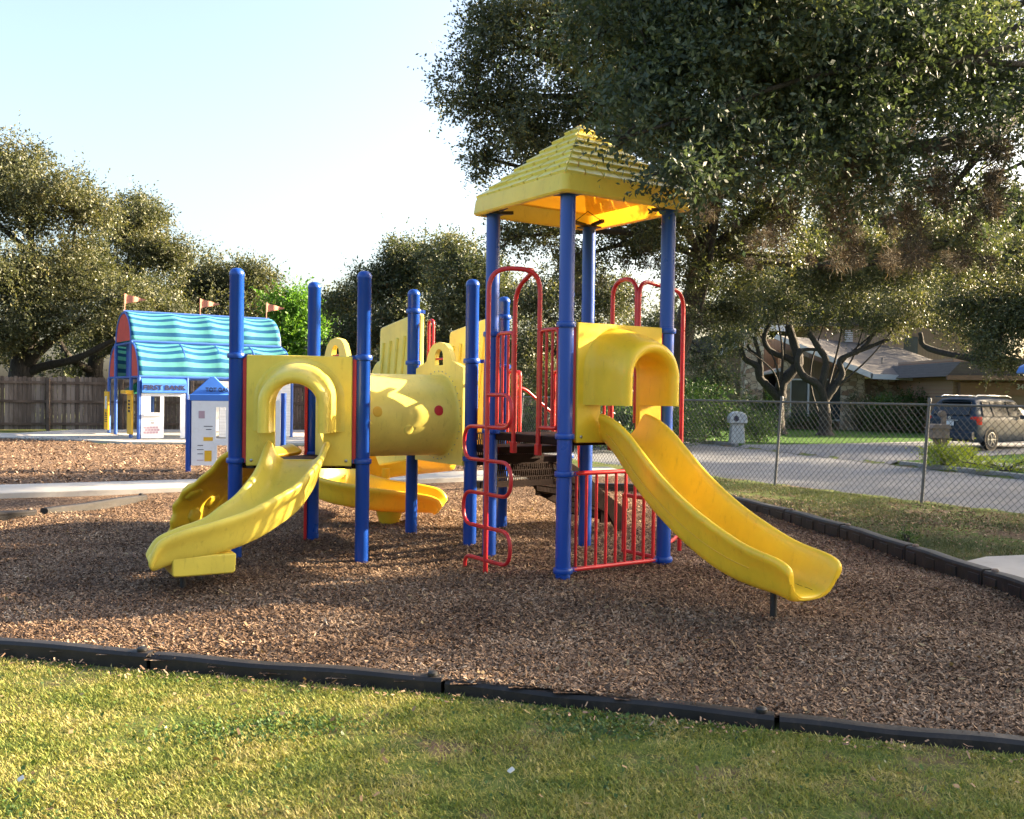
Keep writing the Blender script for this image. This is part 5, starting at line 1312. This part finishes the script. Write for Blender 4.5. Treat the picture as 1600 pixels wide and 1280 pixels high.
# --- left background oaks
tree('live_oak', 'big olive green live oak at the far left behind the board fence', 'tree', [at0(30, 38, 0), at(35, 560, 38), at(60, 480, 38), at(50, 400, 38)],
     [bl(40, 310, 38, 95), bl(-60, 290, 38, 110), bl(120, 330, 38, 75), bl(100, 430, 38, 90, 1, .6), bl(-20, 440, 37, 110, 1, .6), bl(60, 500, 36.5, 70, .9, .5), bl(180, 470, 37, 70, .8, .6), bl(-30, 520, 36, 70, .8, .5), bl(20, 255, 38.5, 55)], .125, 130000, 'leaf_warm', 21, .5,
     extra=[([at(35, 560, 38), at(0, 520, 37.5), at(-40, 480, 37)], .28, .12), ([at(38, 570, 38), at(80, 530, 37.5), at(130, 500, 37)], .28, .12), ([at(32, 590, 38), at(60, 575, 38), at(120, 560, 37.5), at(180, 530, 37)], .22, .1)])
tree('live_oak', 'rounded live oak behind the striped canopy, second from left', 'tree', [at0(150, 44, 0), at(150, 560, 44), at(190, 450, 44)],
     [bl(205, 360, 44, 62), bl(245, 400, 43, 55), bl(160, 420, 42, 70), bl(230, 470, 42, 70, 1, .6), bl(170, 520, 41, 60, .9, .6), bl(260, 500, 41, 50, .8, .6), bl(215, 330, 44.5, 34)], .13, 85000, 'leaf_warm', 22, .45,
     extra=[([at(150, 585, 44), at(110, 560, 43), at(90, 530, 43)], .2, .1)])
tree('live_oak', 'smaller distant live oak behind the right end of the striped canopy', 'tree', [at0(330, 50, 0), at(330, 560, 50), at(345, 470, 50)],
     [bl(315, 430, 50, 52), bl(290, 470, 49, 50), bl(360, 445, 50, 55), bl(395, 435, 50, 42), bl(410, 470, 50, 45), bl(350, 510, 48, 60), bl(285, 530, 47, 55), bl(400, 500, 49, 44), bl(415, 545, 49, 40)], .15, 80000, 'leaf_warm', 23, .4)
tree('bright_tree', 'vivid light green tree between the blue posts of the low deck', 'tree', [at0(462, 47, 0), at(460, 560, 47), at(455, 500, 47)],
     [bl(455, 480, 47, 44), bl(480, 520, 46, 42), bl(430, 530, 46, 36), bl(500, 500, 47, 28), bl(455, 560, 46, 45)], .17, 24000, 'leaf_bright', 24, .25)
tree('dark_oak', 'dark green oak behind the tunnel, with a ragged left edge', 'tree', [at0(600, 42, 0), at(600, 560, 42), at(620, 470, 42)],
     [bl(535, 475, 43, 42), bl(585, 445, 42, 46), bl(630, 405, 42, 42), bl(560, 530, 42, 50), bl(640, 430, 42, 55), bl(625, 500, 41, 60), bl(680, 410, 41, 48), bl(520, 560, 42, 45), bl(590, 590, 41, 55), bl(660, 565, 41, 60)], .135, 95000, 'leaf_oak', 25, .4)
tree('dark_oak', 'dark oak behind the ribbed yellow walls and left tower post', 'tree', [at0(720, 39, 0), at(722, 560, 39), at(725, 470, 39)],
     [bl(700, 400, 39, 50), bl(745, 430, 38, 60), bl(720, 490, 38, 60), bl(780, 480, 38, 55), bl(760, 560, 38, 60), bl(690, 550, 38.5, 55)], .125, 62000, 'leaf_oak', 26, .4)
tree('street_tree', 'sunlit yellow green tree seen through the tower between its posts', 'tree', [at0(850, 33, -.3), at(850, 570, 33), at(860, 500, 33)],
     [bl(830, 470, 33, 50), bl(880, 440, 34, 60), bl(830, 545, 32, 55), bl(900, 520, 33, 55), bl(945, 470, 34, 60), bl(860, 590, 31, 45), bl(960, 560, 34, 45)], .10, 55000, 'leaf_warm', 27, .3)
tree('street_tree', 'bushy tree beyond the fence left of the house wing', 'tree', [at0(1120, 45, -.3), at(1118, 600, 45), at(1110, 560, 45)],
     [bl(1100, 560, 45, 42), bl(1135, 590, 44, 36), bl(1080, 600, 44, 32), bl(1130, 530, 46, 36), bl(1010, 520, 46, 60), bl(1060, 500, 47, 60)], .13, 22000, 'leaf_oak', 28, .16)
# --- right background
tree('street_tree', 'sunlit tree behind the house roof at the right', 'tree', [at0(1440, 72, -.3), at(1440, 520, 72), at(1420, 460, 72)],
     [bl(1180, 455, 74, 80), bl(1280, 440, 74, 90), bl(1230, 500, 70, 60), bl(1330, 490, 70, 60), bl(1450, 495, 70, 60), bl(1520, 345, 72, 85), bl(1410, 350, 73, 80), bl(1620, 350, 70, 90), bl(1300, 370, 74, 70), bl(1380, 430, 73, 80), bl(1470, 440, 72, 80), bl(1560, 430, 72, 80)], .27, 150000, 'leaf_warm', 29, .4)
tree('street_tree', 'leafy tree at the right edge hanging over the parked car', 'tree', [at0(1660, 42, -.3), at(1650, 560, 42), at(1600, 470, 42)],
     [bl(1540, 520, 42, 55), bl(1590, 470, 42, 75), bl(1560, 560, 41, 40, .8), bl(1650, 500, 41, 80), bl(1500, 480, 43, 55), bl(1580, 400, 42, 60), bl(1500, 420, 44, 50)], .13, 60000, 'leaf_warm', 30, .35,
     extra=[([at(1650, 600, 42), at(1560, 570, 42), at(1450, 545, 44), at(1435, 520, 44)], .2, .1)])
# --- the two twisted front yard oaks
zy = -.28
def limbs_px(lst, d): return [([at(x, y, d) for x, y in path], r0, r1) for path, r0, r1 in lst]
tree('yard_oak', 'left of the two twisted dark-stemmed oaks in the house front yard', 'tree', [at0(1217, 48, zy), at(1217, 650, 48), at(1219, 618, 48)],
     [bl(1170, 500, 48, 48, 1, .5), bl(1230, 480, 48, 55, 1, .6), bl(1140, 530, 47, 30, .6, .6), bl(1200, 455, 48, 60, 1, .6)], .11, 24000, 'leaf_warm', 31, .36, limbs=True, limb_r=.06,
     extra=limbs_px([([(1219, 625), (1200, 605), (1186, 590), (1181, 572), (1162, 560), (1154, 536)], .23, .12), ([(1188, 592), (1187, 570), (1184, 552), (1176, 526)], .15, .09), ([(1219, 622), (1222, 598), (1246, 568), (1240, 540), (1229, 508)], .31, .19), ([(1246, 572), (1230, 560), (1203, 549), (1192, 530), (1199, 506)], .18, .11), ([(1184, 556), (1172, 549), (1166, 540)], .1, .06)], 48))
tree('yard_oak', 'right of the two twisted dark-stemmed oaks, in front of the window', 'tree', [at0(1290, 47, zy), at(1290, 650, 47), at(1289, 620, 47)],
     [bl(1290, 490, 47, 55, 1, .55), bl(1350, 500, 47, 50, 1, .5), bl(1400, 505, 47, 45, .8, .5), bl(1320, 460, 47, 60, 1, .6), bl(1430, 470, 47, 60, 1, .6)], .11, 28000, 'leaf_warm', 32, .36, limb_r=.06,
     extra=limbs_px([([(1289, 625), (1278, 602), (1255, 588), (1245, 566), (1250, 545)], .23, .13), ([(1282, 612), (1287, 585), (1289, 562), (1276, 542), (1262, 520)], .20, .13), ([(1291, 622), (1304, 604), (1315, 584), (1311, 563), (1340, 549), (1385, 531)], .20, .09), ([(1335, 552), (1350, 540), (1364, 520)], .12, .08), ([(1245, 548), (1265, 546), (1280, 548)], .1, .06)], 47))

# --- big oak beyond the fence whose crown fills the upper right
rgm = random.Random(9)
def mossy(regs):
    c = []; r = []
    for px0, px1, py0, py1, d0, d1, n in regs:
        for _ in range(n): c.append(at(rgm.uniform(px0, px1), rgm.uniform(py0, py1), rgm.uniform(d0, d1))); r.append(rgm.uniform(.06, .18))
    return c, r, 220
tree('live_oak', 'huge live oak with dark trunk behind the tower, its crown filling the upper right', 'tree',
     [at0(1015, 20, 0), at(1035, 620, 20), at(1070, 500, 19.8), at(1095, 400, 19.5), at(1110, 300, 19), at(1120, 200, 18)],
     [bl(780, 60, 17, 95), bl(745, 150, 17, 75), bl(860, 20, 17, 110), bl(820, 200, 17, 95), bl(760, 250, 17.5, 45, .8), bl(880, 290, 17.5, 80), bl(930, 140, 17, 130), bl(850, 340, 18.5, 60), bl(905, 400, 19, 55, .8), bl(800, 370, 18.5, 45, .7),
      bl(1000, 40, 16, 130), bl(1050, 260, 17, 120), bl(990, 370, 19, 70), bl(1140, 400, 20, 90, .8), bl(1180, 120, 16, 150), bl(1200, 330, 19, 100, .8), bl(1300, 220, 17, 130), bl(1290, 420, 21, 90, .8, .6), bl(1400, 120, 16, 130), bl(1400, 400, 21, 90, .8, .6), bl(1500, 380, 20, 90, .7, .6), bl(1480, 50, 16, 130), bl(1130, 480, 21, 60, .7, .5), bl(1075, 430, 18.5, 48, .7), bl(1040, 350, 17.5, 60, .8), bl(1090, 500, 18.6, 34, .5), bl(1600, 150, 18, 120, .7)],
     .070, 340000, 'leaf_oak', 33, .28, limb_r=.10, clump=.22, nclump=64, moss=mossy([(1060, 1520, 180, 420, 11, 19, 70), (900, 1100, 380, 480, 18, 20, 12)]))
# --- near oak: trunk outside the picture to the right, limbs reaching over the tower
tree('live_oak', 'near live oak reaching in from the right with hanging sprays above the tower roof', 'tree',
     [Vector((9.0, 10.5, 0)), Vector((8.8, 10.4, 2.2)), Vector((8.2, 10.2, 3.6)), Vector((7.2, 9.8, 4.8)), Vector((5.8, 9.2, 5.6)), Vector((4.2, 8.6, 6.0))],
     [bl(1100, 40, 7.8, 190), bl(1250, 130, 8.2, 170), bl(1000, 130, 7.6, 110, .7), bl(1400, 60, 8.6, 180), bl(1130, 210, 7.8, 120, .8), bl(1060, 270, 7.2, 60, .6, .6), bl(975, 215, 7.2, 45, .35, .6), bl(1330, 260, 9, 110, .5), bl(1540, 130, 9, 150, .45), bl(1500, 300, 10, 90, .3), bl(940, 30, 8, 110, .6), bl(1250, -120, 8, 220, .7)],
     .058, 118000, 'leaf_near', 34, .38, limb_r=.05, clump=.21, nclump=70, moss=mossy([(1080, 1250, 230, 340, 7.5, 9.5, 9), (1280, 1560, 200, 420, 8.5, 10.5, 48)]),
     extra=[([Vector((8.2, 10.2, 3.6)), at(1640, 170, 10), at(1540, 210, 9.6), at(1440, 230, 9.2), at(1330, 240, 9)], .13, .05), ([at(1540, 210, 9.6), at(1500, 270, 9.7), at(1450, 320, 9.8)], .05, .02), ([at(1330, 240, 9), at(1200, 250, 8.4), at(1080, 280, 7.6)], .05, .012)])
# --- trees added to cast shade from the right, nearly all of them unseen
for (x, y, h, R, n, s, lab) in ((12.7, 7.75, 4.1, 1.6, 60000, 41, 'small unseen oak added at right to shade the front grass'), (24, 15.0, 7.5, 4.4, 60000, 42, 'unseen live oak added farther right to dapple the play structure with shade'), (27.5, 40, 5.5, 3.6, 50000, 43, 'unseen street tree added to shade the parked car'), (31, 63, 8.5, 5.5, 50000, 44, 'large tree added behind the ranch house roof at right to shade it'), (28, 24.5, 7.5, 4.3, 50000, 46, 'broad unseen oak added opposite the fence to shade the street'), (32, 33, 8.5, 5.2, 70000, 47, 'big unseen oak added behind the lawn to shade the street'), (15.8, 11.2, 6, 1.5, 12000, 45, 'slim unseen oak added between the others to streak the mulch with shade')):
    tree('live_oak', lab, 'tree', [Vector((x, y, 0)), Vector((x+.2, y, h*.4)), Vector((x, y+.1, h*.7))],
         [(Vector((x, y, h)), R, 1), (Vector((x-R*.7, y+R*.4, h-.6)), R*.7, 1), (Vector((x+R*.6, y-R*.5, h-.4)), R*.75, 1)], .12, n, 'leaf_oak', s, .35 if R > 2 else .12, nclump=18 if s == 45 else 46)

# --- shrubs
def shrub(label, c, R, h, n, leaf, mat, seed, cat='shrub', name='shrub', boxy=False):
    rg = np.random.default_rng(seed); r = empty(name, tuple(c), label, cat)
    k = 40; P = rg.uniform(-1, 1, (k, 3)); 
    if not boxy: P /= np.maximum(1, np.linalg.norm(P, axis=1))[:, None]
    ctr = P*np.array([R[0]*.85, R[1]*.85, h*.42])+np.array([0, 0, h*.5]); rr = rg.uniform(.7, 1.3, k)*min(R[1], h*.5)*.45
    pr = np.full(k, n//k); V = leaf_cloud(rg, ctr, rr, pr, leaf, droop=-.25); V[:, 2] = np.maximum(V[:, 2], .01)
    npmesh('foliage', V, np.arange(len(V)).reshape(-1, 4), mat, r)
    m = MB(); rd = random.Random(seed)
    for i in range(7): e = Vector(ctr[i]); m.tube([Vector((rd.uniform(-.1, .1)*R[0], rd.uniform(-.1, .1), 0)), e*.5+Vector((0, 0, .05)), e], .018, 5)
    m.build('stems', 'bark', r); return r
shrub('tall loose shrub beside the white mailbox pillar on its left', at0(1100, 41, -.36), (1.3, 1.0), 2.6, 7000, .12, 'leaf_shrub', 51)
shrub('low dark shrub right of the white mailbox pillar', at0(1183, 40.5, -.36), (.95, .8), 1.35, 5000, .09, 'leaf_shrub', 52)
shrub('long clipped dark green hedge along the stone wall of the house', at0(1420, 52.5, -.26), (2.6, 1.0), 1.95, 24000, .11, 'leaf_shrub', 53, 'hedge', 'hedge', True)
shrub('small shrub at the left end of the hedge against the stone pier', at0(1343, 53.3, -.26), (.6, .5), 2.1, 2500, .11, 'leaf_oak', 54)
shrub('bright lime green bush at the foot of the wooden mailbox', at0(1482, 27.5, -.36), (.85, .5), .62, 7000, .06, 'leaf_lime', 55, 'bush', 'bush')
shrub('dark low planting under the house window', at0(1262, 54.3, -.26), (1.7, .5), .75, 5000, .1, 'leaf_shrub', 56)
shrub('dark shrub by the house entry, behind the left yard oak', at0(1195, 53, -.26), (1.3, .7), 2.0, 7000, .11, 'leaf_shrub', 57)
shrub('dark hedge beyond the fence seen through the hood of the long slide', at0(1000, 37, -.4), (2.6, 1.0), 2.0, 14000, .11, 'leaf_shrub', 58, 'hedge', 'hedge', True)
shrub('broad dark bushes beyond the fence, behind the tower stair', at0(880, 34, -.4), (2.6, 1.2), 2.6, 16000, .11, 'leaf_shrub', 59, 'hedge', 'hedge', True)
shrub('dark understorey bushes behind the tunnel and low deck', at0(560, 40, 0), (6.0, 1.5), 3.4, 30000, .12, 'leaf_oak', 60, 'hedge', 'hedge', True)
shrub('yellow lit verge flowers beside the right driveway', at0(1570, 25.8, -.36), (1.5, .3), .3, 5000, .05, 'leaf_lime', 61, 'flower bed', 'flower_bed', True)
shrub('dark thicket behind the board fence under the far left oaks', at0(60, 44, 0), (12.0, 1.5), 4.2, 60000, .14, 'leaf_oak', 63, 'thicket', 'thicket', True)
shrub('dark thicket behind the right street trees and garage', at0(1500, 58, -.3), (6.0, 1.5), 3.4, 20000, .14, 'leaf_oak', 64, 'thicket', 'thicket', True)
shrub('small weed tuft in the thin grass right of the edging', Vector((4.25, 10.3, -.01)), (.10, .10), .12, 500, .03, 'leaf_shrub', 62, 'weed', 'weed')
